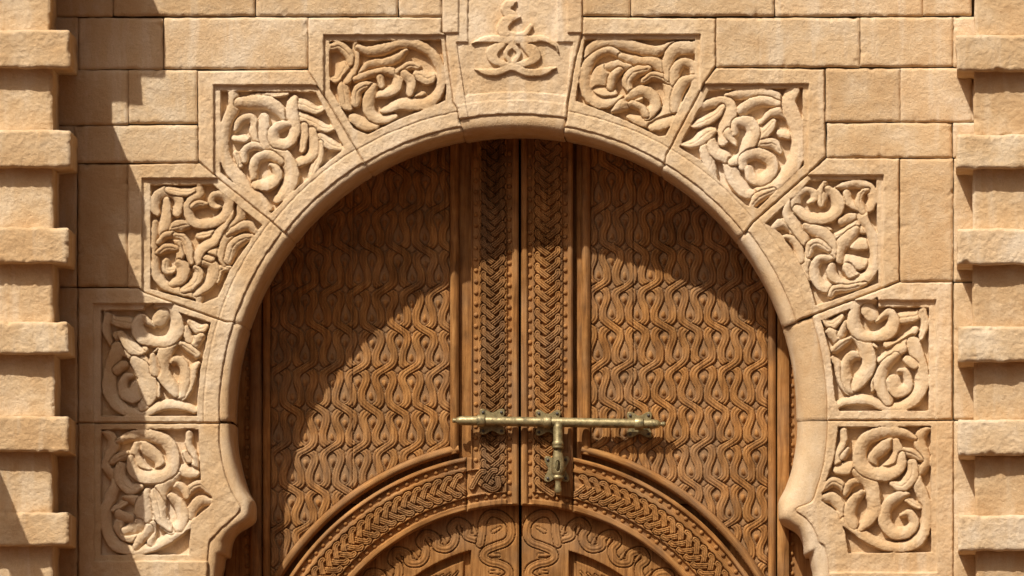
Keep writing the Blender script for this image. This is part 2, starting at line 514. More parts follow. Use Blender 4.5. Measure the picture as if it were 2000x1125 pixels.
SC['R2'] = ((1570, 560), [
    [(160, 265, 40), (220, 290, 80), (290, 235, 50)],
    [(200, 350, 60), (250, 390, 90), (280, 440, 80)],
    [(330, 290, 60), (295, 370, 65)],
    [(240, 490, 60), (300, 445, 65), (370, 400, 40)],
    [(225, 555, 40), (265, 600, 65), (290, 700, 75), (330, 790, 70), (410, 850, 60)],
    [(440, 545, 40), (385, 535, 75), (335, 590, 75), (335, 700, 80), (370, 790, 90)],
    [(540, 810, 40), (560, 730, 60), (605, 660, 40)],
    [(700, 250, 80), (800, 235, 90), (880, 220, 75), (945, 165, 45)],
    [(930, 190, 60), (945, 290, 65), (910, 400, 45)],
    [(650, 450, 60), (720, 465, 85), (800, 410, 85), (865, 335, 60)],
    [(600, 570, 60), (680, 525, 90), (760, 475, 90), (850, 420, 90)],
    [(490, 425, 50), (575, 470, 30)],
    [(855, 440, 100), (890, 550, 110), (920, 660, 100), (915, 780, 110), (850, 880, 100), (750, 940, 80), (640, 935, 75), (540, 895, 70), (450, 875, 80), (330, 890, 65), (260, 920, 60)],
    [(720, 540, 60), (640, 610, 80), (600, 710, 100), (620, 810, 110), (660, 890, 80)],
    [(810, 570, 70), (860, 610, 70)],
    [(700, 740, 110), (730, 810, 110), (800, 790, 90), (815, 730, 70), (790, 665, 60), (745, 655, 40)],
    [(420, 380, 90), (480, 470, 110), (510, 570, 110), (490, 660, 110), (430, 740, 100), (405, 790, 60)],
    [(560, 110, 40), (440, 150, 70), (395, 220, 95), (400, 310, 110), (460, 375, 90), (560, 385, 80), (660, 350, 110), (700, 275, 95), (670, 205, 75), (610, 240, 50), (565, 265, 35)],
    [(505, 185, 110), (525, 210, 115)],
])
SC['R1'] = ((1570, 815), [
    [(310, 110, 60), (310, 190, 55), (270, 280, 60), (260, 370, 60)],
    [(345, 250, 40), (310, 310, 55)],
    [(265, 410, 70), (330, 395, 100), (385, 370, 55)],
    [(145, 575, 35), (220, 505, 70), (290, 530, 70), (330, 590, 50)],
    [(330, 595, 50), (360, 525, 65), (435, 490, 55)],
    [(145, 635, 50), (220, 630, 90), (280, 690, 80), (310, 790, 80)],
    [(900, 400, 60), (880, 490, 80), (920, 590, 90), (960, 720, 90), (950, 850, 90), (890, 960, 100), (780, 1010, 80), (640, 1000, 80), (500, 940, 80), (400, 870, 80), (325, 815, 80)],
    [(985, 85, 30), (920, 130, 80), (905, 200, 90), (935, 270, 80), (960, 350, 70), (920, 420, 70)],
    [(780, 265, 60), (850, 285, 70), (915, 330, 40)],
    [(845, 365, 80), (845, 450, 95), (770, 535, 90), (695, 515, 50)],
    [(810, 640, 50), (870, 680, 55), (905, 700, 40)],
    [(815, 600, 40), (720, 630, 85), (640, 715, 90), (635, 820, 100), (700, 900, 100), (800, 895, 95), (860, 830, 80), (830, 755, 65), (765, 765, 40)],
    [(410, 430, 70), (520, 520, 110), (540, 620, 110), (550, 720, 100), (505, 800, 90), (450, 860, 60)],
    [(450, 595, 60), (385, 660, 85), (360, 760, 90), (390, 830, 80)],
    [(690, 180, 70), (620, 240, 100), (545, 310, 80), (545, 385, 70)],
    [(720, 190, 60), (735, 270, 80), (700, 350, 90), (620, 400, 60)],
    [(865, 165, 40), (780, 125, 75), (640, 115, 90), (500, 160, 100), (440, 260, 100), (450, 370, 110), (540, 430, 105), (660, 440, 105), (750, 385, 85), (765, 300, 60)],
])
def mirror(key, dx, dy):
    o, st = SC[key]
    return [[(dx - x, y + dy, w) for x, y, w in s] for s in st]
SC['L1'] = ((170, 820), mirror('R1', 1105, 4) + [
    [(470, 560, 60), (440, 700, 140), (460, 800, 90)],
    [(510, 820, 60), (500, 950, 70)], [(470, 860, 90), (385, 985, 60)], [(390, 830, 110), (300, 870, 70)], [(330, 770, 70), (250, 740, 80)],
    [(520, 560, 50), (560, 680, 100), (580, 780, 80), (650, 860, 40)]])
SC['L2'] = ((170, 570), mirror('R2', 1092, 0) + [
    [(260, 330, 60), (360, 440, 100), (420, 470, 50)], [(370, 540, 80), (450, 640, 130), (480, 780, 130), (480, 860, 60)],
    [(510, 500, 50), (530, 620, 80)]])
SC['L3'] = ((265, 330), [
    [(600, 640, 80), (660, 650, 80)],
    [(730, 770, 40), (660, 790, 70), (640, 880, 40)],
    [(490, 520, 50), (560, 510, 70), (640, 485, 50)],
    [(270, 460, 80), (350, 440, 90), (425, 430, 40)],
    [(235, 240, 55), (240, 330, 75), (220, 430, 90), (170, 510, 70), (150, 600, 50)],
    [(150, 420, 50), (148, 560, 55), (150, 700, 55), (160, 820, 75), (220, 900, 75), (320, 940, 75), (420, 960, 75), (485, 985, 65), (495, 1040, 45)],
    [(185, 570, 50), (230, 520, 55), (290, 515, 55), (335, 570, 70), (350, 640, 75), (335, 705, 50)],
    [(310, 520, 50), (370, 540, 60), (410, 620, 75), (430, 725, 50)],
    [(180, 650, 50), (240, 615, 70), (310, 620, 50)],
    [(235, 725, 60), (240, 790, 65), (310, 785, 50)],
    [(290, 890, 60), (350, 850, 100), (370, 770, 95), (335, 735, 60)],
    [(380, 940, 60), (460, 890, 90), (490, 810, 75), (460, 765, 40)],
    [(470, 970, 50), (560, 900, 85), (600, 820, 85), (590, 745, 85), (520, 735, 50)],
    [(530, 680, 45), (590, 700, 55)],
    [(730, 270, 60), (720, 380, 80), (660, 490, 80), (610, 560, 80), (540, 600, 80), (490, 660, 75), (485, 730, 45)],
    [(815, 290, 55), (820, 370, 75), (760, 470, 80), (700, 570, 80), (680, 680, 80), (690, 745, 40)],
    [(720, 510, 40), (800, 460, 65), (880, 440, 75), (920, 480, 55)],
    [(725, 710, 70), (760, 605, 85), (830, 550, 80), (905, 530, 45)],
    [(320, 335, 75), (340, 260, 75), (305, 200, 75), (230, 172, 80), (160, 220, 80), (145, 300, 75), (170, 350, 40)],
    [(260, 160, 60), (360, 180, 65), (440, 170, 55), (470, 140, 24)],
    [(500, 140, 55), (500, 200, 65), (430, 260, 85), (410, 340, 75), (450, 410, 75), (540, 430, 75), (640, 400, 75), (705, 330, 75), (725, 255, 75), (680, 205, 65), (610, 205, 60), (590, 255, 55), (620, 290, 50), (660, 290, 30)],
    [(450, 290, 50), (490, 270, 55), (545, 275, 40)],
])
SC['L4'] = ((410, 150), [
    [(320, 150, 40), (450, 142, 55), (600, 128, 40)],
    [(190, 480, 50), (270, 480, 65)],
    [(210, 600, 50), (230, 690, 50)],
    [(640, 200, 80), (740, 220, 90), (830, 260, 65), (890, 235, 40)],
    [(680, 300, 80), (790, 345, 85), (890, 400, 75), (970, 395, 40)],
    [(870, 470, 80), (940, 525, 85), (1040, 560, 35)],
    [(860, 520, 50), (850, 620, 75), (810, 720, 70), (780, 840, 40)],
    [(790, 430, 80), (810, 540, 80), (785, 620, 80), (700, 660, 75)],
    [(180, 130, 80), (185, 230, 90), (135, 340, 85), (112, 450, 75), (112, 600, 80), (150, 700, 100), (220, 785, 105), (290, 865, 85), (380, 945, 85), (460, 1025, 55)],
    [(230, 200, 80), (330, 195, 100), (440, 200, 100), (530, 250, 95), (575, 320, 50)],
    [(200, 410, 40), (235, 345, 65), (310, 315, 65), (345, 360, 65), (340, 430, 70), (370, 490, 80)],
    [(270, 650, 50), (270, 580, 65), (330, 540, 65), (430, 555, 55)],
    [(420, 320, 80), (420, 400, 95), (450, 500, 110), (540, 580, 105), (600, 650, 105), (640, 760, 110), (600, 870, 105), (525, 960, 60)],
    [(730, 385, 65), (732, 480, 65), (718, 570, 50)],
    [(620, 375, 60), (555, 380, 75), (500, 425, 85), (505, 500, 85), (580, 520, 85), (640, 480, 85), (662, 390, 85), (640, 290, 95), (640, 205, 80), (660, 160, 45)],
    [(340, 800, 50), (340, 700, 75), (370, 635, 75), (460, 610, 75), (545, 660, 60)],
    [(360, 840, 70), (450, 840, 95), (520, 780, 85), (510, 715, 65), (470, 690, 40)],
])
SC['L5'] = ((620, 30), [
    [(210, 410, 110), (160, 490, 75), (110, 495, 40)],
    [(200, 560, 90), (220, 680, 95), (250, 720, 50)],
    [(290, 210, 45), (300, 330, 55), (280, 430, 60), (230, 500, 70)],
    [(105, 250, 60), (170, 240, 75), (240, 300, 75), (255, 370, 50)],
    [(280, 800, 80), (370, 850, 95), (450, 860, 60)],
    [(820, 620, 60), (760, 660, 60)],
    [(790, 460, 90), (860, 490, 95), (915, 470, 50)],
    [(340, 450, 50), (400, 385, 65), (520, 370, 75), (620, 330, 65), (690, 270, 40)],
    [(320, 250, 50), (400, 278, 75), (520, 260, 85), (640, 225, 65), (760, 222, 75), (860, 270, 75), (930, 350, 75), (965, 460, 75), (950, 580, 75), (890, 660, 90), (780, 690, 100), (640, 690, 85), (540, 735, 60), (495, 745, 30)],
    [(300, 500, 50), (360, 475, 60), (450, 445, 60), (560, 435, 65), (625, 475, 75), (610, 560, 85), (540, 600, 75), (460, 620, 50)],
    [(490, 485, 60), (500, 545, 50)],
    [(300, 680, 75), (310, 590, 75), (370, 550, 75), (445, 550, 45)],
    [(440, 560, 60), (400, 660, 95), (410, 760, 85), (490, 810, 75), (600, 790, 50)],
    [(640, 435, 60), (720, 390, 65), (785, 400, 45)],
    [(680, 460, 70), (730, 520, 75), (720, 605, 60)],
])
SC['K'] = ((865, 0), [
    [(570, 12, 24), (505, 40, 70), (500, 90, 75), (560, 112, 40)],
    [(600, 132, 24), (520, 145, 70), (468, 205, 85), (490, 270, 80), (570, 290, 70), (640, 265, 45), (685, 205, 36)],
    [(225, 338, 20), (330, 305, 45), (440, 305, 55), (540, 312, 65), (650, 308, 55), (780, 300, 45), (870, 345, 36), (900, 405, 14)],
    [(470, 350, 40), (395, 390, 80), (385, 445, 75), (440, 490, 50), (530, 508, 40)],
    [(620, 350, 40), (695, 395, 90), (715, 450, 80), (650, 492, 50), (550, 508, 40)],
    [(540, 345, 45), (490, 420, 42), (540, 500, 36)],
    [(540, 345, 45), (592, 420, 42), (540, 500, 36)],
    [(245, 538, 16), (330, 560, 45), (430, 562, 52), (540, 520, 56), (650, 562, 55), (770, 562, 55), (880, 528, 26)],
])

PIT = {
    'L1': [(197, 838), (387, 838), (392, 940), (414, 973), (413, 984), (373, 1018), (368, 1083), (197, 1083)],
    'L2': [(197, 606), (281, 605), (281, 598), (297, 592), (411, 630), (402, 668), (391, 720), (385, 780), (384, 812), (197, 812)],
    'L3': [(294, 361), (415, 360), (511, 439), (499, 455), (470, 495), (447, 530), (425, 580), (395, 592), (294, 564)],
    'L4': [(431, 177), (616, 179), (672, 290), (622, 330), (570, 375), (529, 416), (430, 336)],
    'L5': [(643, 80), (861, 77), (867, 130), (872, 170), (870, 195), (855, 202), (780, 232), (717, 262), (690, 250), (644, 172)],
    'R5': [(1142, 77), (1357, 76), (1357, 150), (1300, 264), (1285, 265), (1230, 238), (1192, 222), (1124, 196), (1130, 160)],
    'R4': [(1385, 176), (1567, 171), (1570, 322), (1480, 407), (1457, 400), (1397, 346), (1367, 312), (1326, 287)],
    'R3': [(1582, 352), (1711, 350), (1716, 552), (1622, 588), (1593, 596), (1580, 550), (1555, 500), (1524, 455), (1495, 436)],
    'R2': [(1604, 626), (1714, 581), (1716, 599), (1814, 600), (1814, 802), (1640, 802), (1631, 780), (1622, 690)],
    'R1': [(1637, 834), (1818, 832), (1819, 1078), (1657, 1080), (1650, 1037), (1636, 1000), (1604, 978), (1606, 958), (1628, 900)],
}
STEP = {   # raised border ends here: (x side, x, y side, y)
    'L1': ('>', 183, '<', 1097), 'L2': ('>', 181, '>', 592), 'L3': ('>', 276, '>', 347), 'L4': ('>', 416, '>', 165), 'L5': ('>', 631, '>', 67),
    'R5': ('<', 1369, '>', 66), 'R4': ('<', 1580, '>', 163), 'R3': ('<', 1726, '>', 341), 'R2': ('<', 1829, '>', 585), 'R1': ('<', 1831, '<', 1119)}
SEAM = {'L1': 578, 'L2': 578, 'L3': 578, 'L4': 573, 'L5': 571, 'K': 586, 'R5': 570, 'R4': 570, 'R3': 579, 'R2': 611, 'R1': 611}
ANG = {'K': (-10.6, 9.9)}
for i, k in enumerate(['5', '4', '3', '2']):
    ANG['L' + k] = (-JA[i + 1], -JA[i]); ANG['R' + k] = (JA[i] if i else 9.9, JA[i + 1])
OUT = {    # outer outline of each stone, from its first joint round to its last (clockwise as seen)
    'K': [(897, 228), (894, 212), (886, 200), (869, 66), (864, 63), (864, -70), (1137, -70), (1137, 63), (1122, 120), (1108, 200), (1107, 226)],
    'L5': [(697.5, 293.5), (618, 162), (603, 140), (602, 35), (862, 34), (862, 63), (868, 67), (885, 201), (893, 213), (896, 238)],
    'L4': [(556, 455), (526, 428), (414, 338), (388, 314), (387, 139), (601, 137), (602, 141), (617, 163), (695.5, 294.5)],
    'L3': [(440, 627), (281, 570), (270, 561), (250, 560), (250, 321), (388, 318), (413, 339), (525, 429), (555, 457)],
    'L2': [(428, 825), (153, 825), (153, 563), (269, 563), (280, 572), (439, 629)],
    'R5': [(1106, 238), (1110, 200), (1124, 120), (1139, 63), (1139, 34), (1397, 36), (1397, 128), (1376, 160), (1300, 303)],
    'R4': [(1301, 305), (1377, 162), (1399, 133), (1610, 135), (1612, 306), (1589, 328), (1470, 433)],
    'R3': [(1472, 435), (1590, 330), (1614, 309), (1756, 310), (1756, 549), (1558, 625)],
    'R2': [(1592, 614.5), (1757, 552), (1860, 551), (1860, 819), (1617, 820)],
}
arch = thing('horseshoe_arch', 'carved sandstone horseshoe arch with scrollwork panels framing the wooden door', 'arch', (CX, GY, 0))

def arc_pts(a0, a1, r, n):
    return [on_circle(a0 + (a1 - a0) * i / (n - 1), r) for i in range(n)]

def stone_noise(X, Y, seed, a=1.0):
    return a * (0.9 * fbm(X, Y, 46, seed, 2) * 0.6 + 0.42 * fbm(X, Y, 11, seed + 5, 2) + 0.22 * vn(X / 3.4, Y / 3.4, seed + 9))

def carve(H, X, Y, key, pit_level, top):
    """cut the scroll lines of one stone into the height array"""
    o, st = SC[key]
    for s_i, s in enumerate(st):
        p = catmull(s, 6)
        q = np.stack([o[0] + p[:, 0] / 4, o[1] + p[:, 1] / 4, np.maximum(p[:, 2] - 5 * (p[:, 2] < 45) - 8 * (p[:, 2] < 36), 6) / 4 * (1.06 if key == 'K' else 1.06)], -1)
        win = stroke_window(X, Y, q, 4)
        if win is None: continue
        x, y = X[win], Y[win]
        d, w, sdn = stroke_dist(x + 0.8 * vn(x / 6, y / 6, 71 + s_i), y + 0.8 * vn(x / 6, y / 6, 91 + s_i), q, True)
        e = np.diff(q[:, :2], axis=0)
        turn = np.sum(e[:-1, 0] * e[1:, 1] - e[:-1, 1] * e[1:, 0])
        dish = np.clip(sdn * (1 if turn > 0 else -1) / np.maximum(w, 1), -1, 1)      # +1 on the inner side of the curl
        if key == 'K':
            prof = pit_level + top * (1 - 0.12 * np.clip(d / w, 0, 1) ** 3)
        else:
            wob = 1.0 + 0.07 * math.sin(s_i * 2.4)
            prof = pit_level + top * wob * (1 - 0.09 * np.clip(d / w, 0, 1) ** 4 - 0.34 * np.clip((dish + 0.25) / 1.25, 0, 1) ** 1.6) + 0.12 * vn(x / 2.6, y / 2.6, 47 + s_i) - 1.1 * np.exp(-(d / 1.2) ** 2) * (s[-1][2] < 52 and len(s) < 5) * (w > 6)
        a = sm(w + 0.9, w - 0.7, d) if False else 1 - sm(w - 0.7, w + 0.9, d)
        H[win] = H[win] * (1 - a) + prof * a
        ring = (1 - sm(w + 0.8, w + 2.4, d)) * (1 - a)
        if key != 'K':
            H[win] = np.maximum(H[win] - 2.4 * ring * (H[win] > pit_level + 4), pit_level - 1)
    return H

def voussoir(key):
    seed = (sum(ord(c) for c in key) * 7) % 97
    if key in ('L1', 'R1'):
        foot = FOOT_L if key == 'L1' else FOOT_R
        if key == 'R1':
            seam = [(1617, 822)] + [p[0] for p in foot]; edge = [(1556.3, 822)] + [p[1] for p in foot]
            outline = [(1862, 1210), (1862, 822)]
        else:
            seam = [(427.5, 827)] + [p[0] for p in foot]; edge = [(454.7, 827)] + [p[1] for p in foot]
            outline = [(153, 1210), (153, 827)]
        seam = [tuple(p) for p in catmull(np.array(seam), 4)]; edge = [tuple(p) for p in catmull(np.array(edge), 4)]
        poly = outline + seam
    else:
        a0, a1 = ANG[key]
        n = max(8, int(abs(a1 - a0) * 2.2))
        dr = 2.2 * math.sin(seed * 1.7)
        seam = arc_pts(a0, a1, SEAM[key], n); edge = arc_pts(a0, a1, CR + dr, n)
        poly = OUT[key] + seam[::-1]
    poly = np.array(poly, float)
    e1 = poly - np.roll(poly, 1, 0); e2 = np.roll(poly, -1, 0) - poly
    nn = np.stack([(e1 / (np.hypot(*e1.T)[:, None] + 1e-6) + e2 / (np.hypot(*e2.T)[:, None] + 1e-6))[:, 1], -(e1 / (np.hypot(*e1.T)[:, None] + 1e-6) + e2 / (np.hypot(*e2.T)[:, None] + 1e-6))[:, 0]], -1)
    nn = nn / (np.hypot(*nn.T)[:, None] + 1e-6)
    sgn = 1 if np.sum(poly[:, 0] * np.roll(poly[:, 1], -1) - np.roll(poly[:, 0], -1) * poly[:, 1]) > 0 else -1
    poly = poly + nn * 0.75 * sgn       # the stones meet in a hair joint
    pit = np.array(PIT[key], float) if key in PIT else None
    rr0 = SEAM[key]

    def z(X, Y):
        H = stone_noise(X, Y, seed, 0.8)
        d = pdist(poly, X + 0.7 * vn(X / 9, Y / 9, seed), Y + 0.7 * vn(X / 9, Y / 9, seed + 3))
        lvl = np.zeros(X.shape)
        if key == 'K':
            wob = 0.5 * vn(X / 12, Y / 12, 5)
            s1 = sm(0, 1.6, np.minimum(X - 894, 1109 - X) + wob)
            s2 = sm(0, 1.6, np.minimum(X - 912, 1088 - X) + wob)
            low1 = sm(0, 1.6, Y - 63 + wob); low2 = sm(0, 1.6, Y - 81 + wob)
            t1 = np.maximum(s1, low1); t2 = np.maximum(s2, low2)
            lx = 890 + (Y - 82) * (906 - 890) / 103.0; rx = 1120 - (Y - 82) * (1120 - 1104) / 118.0
            side = sm(0, 1.6, np.minimum(X - lx, rx - X) + wob)
            t2 = t2 * side
            r = np.hypot(X - CX, Y - CY)
            ring = sm(0, 2.0, r - 628); ring2 = sm(0, 2, r - 612)
            lvl = -2.6 * t1 - 2.6 * t2 * (0.55 + 0.45 * ring) - 0.6 * ring2
            H = H + lvl
            base = -5.8
            Hk = np.full(X.shape, base)
            Hk = carve(Hk, X, Y, 'K', base, 4.0)
            H = H + np.where(t2 * ring > 0.5, Hk - base, 0)
        else:
            sx, vx_, sy, vy_ = STEP[key]
            wob = 0.7 * vn(X / 14, Y / 14, seed + 21)
            ax = (X - vx_) if sx == '>' else (vx_ - X)
            ay = (Y - vy_) if sy == '>' else (vy_ - Y)
            lvl = sm(0, 1.8, np.minimum(ax, ay) + wob)
            H = H - 4.2 * lvl
            sd = sdist(pit, X, Y) + 0.6 * vn(X / 8, Y / 8, seed + 33)
            fl = -4.2
            pl = fl - 9.8
            P = np.full(X.shape, pl)
            P = carve(P, X, Y, key, pl, 9.8)
            m = sm(-0.6, 1.2, sd)
            H = H * (1 - m) + (P + (H - fl) * 0.8) * m
            # faint line round the ring of the arch
            r = np.hypot(X - CX, Y - CY)
            if key not in ('L1', 'R1', 'R2'):
                H -= 1.1 * np.exp(-((r - rr0 - 30 + wob) / 1.4) ** 2) * (m < 0.3)
        H -= 3.2 * np.exp(-(d / 1.5) ** 2)
        return H
    lf = None
    if pit is not None:
        lf = lambda cx, cy: inside(pit, cx, cy).astype(int)
    else:
        lf = lambda cx, cy: inside(np.array([(912, 81), (1088, 81), (1112, 95), (1108, 182), (905, 182), (896, 95)]), cx, cy).astype(int)
    res = hf(poly, 1.4, z, back=-60, labelfun=lf)
    co, f, g_, s = res[0]
    v = new_mesh_obj('keystone' if key == 'K' else 'voussoir', co, f, M_CARVED, arch, smooth=s)
    if 1 in res:
        co, f, g_, s = res[1]
        new_mesh_obj('carved_emblem' if key == 'K' else 'carved_scrollwork', co, f, M_CARVED, v, smooth=s)
    # edge moulding and soffit
    S = np.array(seam); E = np.array(edge)
    prof = [(0, -9), (0.0, -7.4), (0.06, -6.4), (0.2, -6.2), (0.35, -6.5), (0.5, -7.2), (0.62, -8.6), (0.72, -10.8), (0.81, -14), (0.89, -18.5), (0.95, -24), (0.985, -30), (1.0, -38), (1.0, -60), (1.0, -85), (1.0, -150)]
    n = len(S); k = len(prof)
    co = np.zeros((n, k, 3))
    for i in range(n):
        for j, (t, zz) in enumerate(prof):
            p = S[i] * (1 - t) + E[i] * t
            e = 2.2 if i in (0, n - 1) and key not in ('L1', 'R1') else 0.0
            nv = (E[i] - S[i]); nv = nv / np.hypot(*nv)
            nz = 0.3 * float(fbm(p[0] + zz, p[1], 15, seed + 40, 3))
            out = 0.5 * float(fbm(p[0] * 1.0, p[1] + zz * 1.5, 22, seed + 60, 2))
            p = p + nv * (out if 0.3 < t else 0) * min(1, t) - nv * e * (t > 0.9)
            co[i, j] = W(p[0], p[1], zz + (nz if j < 12 else 0) - e)
    idx = np.arange(n * k).reshape(n, k)
    q = np.stack([idx[:-1, :-1], idx[:-1, 1:], idx[1:, 1:], idx[1:, :-1]], -1).reshape(-1, 4)
    if key == 'R1' : q = q[:, ::1]
    cof = co.reshape(-1, 3)
    a, b, c = cof[q[k * 2, 0]], cof[q[k * 2, 1]], cof[q[k * 2, 2]]
    mo = new_mesh_obj('edge_moulding', cof, q, M_CARVED, v)
    # make the normals face out
    p0 = mo.data.polygons[4]
    if p0.normal.y > 0: mo.data.flip_normals()
    return v

for key in ('L1', 'L2', 'L3', 'L4', 'L5', 'K', 'R5', 'R4', 'R3', 'R2', 'R1'):
    voussoir(key)

# ------------------------------------------------------------------ ashlar wall
def rough_rect(x0, y0, x1, y1, gap=1.2, r=4.0, jit=0.9, seed=0, step=5.0):
    x0 += gap; y0 += gap; x1 -= gap; y1 -= gap
    r = min(r, (x1 - x0) / 3, (y1 - y0) / 3)
    pts = []
    def line(ax, ay, bx, by):
        n = max(1, int(math.hypot(bx - ax, by - ay) / step))
        for i in range(n):
            pts.append((ax + (bx - ax) * i / n, ay + (by - ay) * i / n))
    def arc(cx, cy, a0):
        for i in range(3):
            a = math.radians(a0 + 30 * i)
            pts.append((cx + r * math.cos(a), cy + r * math.sin(a)))
    arc(x0 + r, y0 + r, 180); line(x0 + r, y0, x1 - r, y0)
    arc(x1 - r, y0 + r, 270); line(x1, y0 + r, x1, y1 - r)
    arc(x1 - r, y1 - r, 0); line(x1 - r, y1, x0 + r, y1)
    arc(x0 + r, y1 - r, 90); line(x0, y1 - r, x0, y0 + r)
    p = np.array(pts)
    return p + jit * np.stack([fbm(p[:, 0], p[:, 1], 26, seed, 3), fbm(p[:, 0], p[:, 1], 26, seed + 50, 3)], -1)

_bs = [0]
def stone(name, rect, parent, z0=0.0, back=-40, gap=-0.35, r=2.5, jit=0.8, amp=1.0, drop=2.8, ew=1.9, zref=0.0, sp=2.8, mat=None):
    _bs[0] += 1; seed = 100 + _bs[0] * 13
    poly = rough_rect(*rect, gap=gap, r=r, jit=jit, seed=seed)
    t1, t2 = math.sin(seed * 1.3), math.sin(seed * 2.1)
    def z(X, Y):
        d = pdist(poly, X, Y)
        ins = inside(poly, X, Y); d = np.where(ins, d, 0)
        e = ew * (1 + 0.5 * vn(X / 13, Y / 13, seed + 3))
        H = z0 + amp * (0.45 * fbm(X, Y, 70, seed, 2) + 0.22 * fbm(X, Y, 14, seed + 1, 2) + 0.26 * vn(X / 5.5, Y / 4.2, seed + 2))
        H = H + 0.9 * t1 * (X - rect[0]) / max(40, rect[2] - rect[0]) + 0.7 * t2 * (Y - rect[1]) / max(40, rect[3] - rect[1])
        chip = np.clip(fbm(X, Y, 17, seed + 8, 2) - 0.55, 0, 1) * np.exp(-d / 7) * 6
        return H - drop * np.exp(-(d / e) ** 1.6) - chip
    co, f, g_, s = hf(poly, sp, z, back=back, zref=zref)[0]
    return new_mesh_obj(name, co, f, mat or M_BLOCK, parent, smooth=s)

wall = thing('stone_wall', 'sand-coloured wall of large stone blocks around the carved arch', 'wall', (CX, GY, -40))
WALL = [
    # above left
    (60, -75, 220, 32), (222, -75, 498, 31), (500, -75, 777, 31), (779, -75, 862, 32),
    (60, 34, 152, 135), (153, 35, 318, 135), (320, 34, 601, 134),
    (60, 137, 250, 244), (250, 137, 385, 241), (60, 246, 144, 319), (145, 245, 386, 318),
    (152, 321, 249, 560), (60, 321, 150, 560), (60, 562, 151, 826), (60, 828, 151, 1215),
    # above right
    (1139, -75, 1231, 31), (1233, -75, 1512, 31), (1514, -75, 1802, 31), (1803, -75, 1897, 30),
    (1399, 35, 1679, 131), (1680, 34, 1861, 130), (1862, 33, 1990, 131),
    (1613, 134, 1758, 238), (1758, 133, 1898, 238), (1898, 133, 1990, 238), (1615, 240, 1860, 308), (1861, 240, 1990, 308),
    (1758, 310, 1861, 550), (1863, 310, 1990, 550), (1863, 552, 1990, 820), (1863, 822, 1990, 1215),
    # courses above the picture
    (-20, -190, 330, -77), (332, -190, 640, -77), (642, -190, 1000, -77), (1002, -190, 1330, -77), (1332, -190, 1690, -77), (1692, -190, 1990, -77)]
for rct in WALL:
    stone('stone_block', rct, wall)

# wall body behind the facing, with the opening of the arch in it
inner = [p[1] for p in FOOT_L][::-1] + arc_pts(-91.4, 91.4, CR, 80) + [p[1] for p in FOOT_R]
inner = [(421, GY)] + inner + [(1590, GY)]
ctr = np.array((CX, 1000.0))
ip = np.array(inner)
dv = ip - ctr; ln = np.hypot(dv[:, 0], dv[:, 1])[:, None]
ipo = ip + dv / ln * 14
ipo[0] = (407, GY); ipo[-1] = (1604, GY)
outp = []
for d in dv:
    t = min((1900 / abs(d[0])) if abs(d[0]) > 1e-6 else 1e9, (2200 / -d[1]) if d[1] < -1e-6 else 1e9, ((GY - 1000) / d[1]) if d[1] > 1e-6 else 1e9)
    outp.append(ctr + d * t)
outp = np.array(outp); outp[0] = (CX - 1900, GY); outp[-1] = (CX + 1900, GY)
outp[1] = (CX - 1900, 1500); outp[-2] = (CX + 1900, 1500)
n = len(ipo)
v1 = [W(x, y, -26.0) for x, y in ipo]; v2 = [W(x, y, -26.0) for x, y in outp]; v3 = [W(x, y, -190) for x, y in outp]
v0 = [W(x, y, -190) for x, y in ipo]
fc = []
for i in range(n - 1):
    fc.append((i, n + i, n + i + 1, i + 1))
    fc.append((n + i, 2 * n + i, 2 * n + i + 1, n + i + 1))
    fc.append((3 * n + i, i, i + 1, 3 * n + i + 1))
new_mesh_obj('wall_body', v1 + v2 + v3 + v0, fc, M_CORE, wall, smooth=np.zeros(len(fc), bool))

# ------------------------------------------------------------------ banded pilasters
BZ, KZ = 115.0, 98.5
pl = thing('banded_pilaster', 'banded stone pilaster left of the arch, its stepped shadow lying on the wall', 'pilaster', (0, GY, 50), 'banded pilasters')
pr = thing('banded_pilaster', 'banded stone pilaster right of the arch, fully sunlit', 'pilaster', (2000, GY, 50), 'banded pilasters')
LB = [(58, 133, 137), (253, 327, 137), (443, 514, 134), (628, 692, 133), (812, 882, 135), (1000, 1066, 134)]
LK = [(-105, 55, 98), (139, 249, 103), (335, 440, 105), (519, 625, 104), (701, 807, 106), (889, 997, 102), (1074, 1190, 104)]
for y0, y1, x in LB:
    stone('band_stone', (-240, y0, x, y1), pl, z0=BZ, back=-20, zref=BZ, gap=0.6, r=3.5, jit=1.5, amp=1.3, drop=2.6, ew=2.2, sp=2.5)
for y0, y1, x in LK:
    stone('block_stone', (-240, y0 - 14, x, y1 + 14), pl, z0=KZ, back=-20, zref=KZ, gap=0.6, r=3.5, jit=1.4, amp=1.3, drop=2.4, ew=2.2, sp=2.5)
RB = [(68, 139, 1867), (262, 329, 1868), (446, 517, 1869), (637, 707, 1870), (819, 889, 1870), (1006, 1076, 1870), (1195, 1262, 1870)]
RK = [(-120, 60, 1903), (146, 256, 1901), (336, 441, 1899), (524, 633, 1899), (714, 815, 1902), (902, 1001, 1903), (1086, 1196, 1904)]
for y0, y1, x in RB:
    stone('band_stone', (x, y0, 2240, y1), pr, z0=BZ, back=-20, zref=BZ, gap=0.6, r=3.5, jit=1.5, amp=1.3, drop=2.6, ew=2.2, sp=2.5)
for y0, y1, x in RK:
    stone('block_stone', (x, y0 - 14, 2240, y1 + 14), pr, z0=KZ, back=-20, zref=KZ, gap=0.6, r=3.5, jit=1.4, amp=1.3, drop=2.4, ew=2.2, sp=2.5)
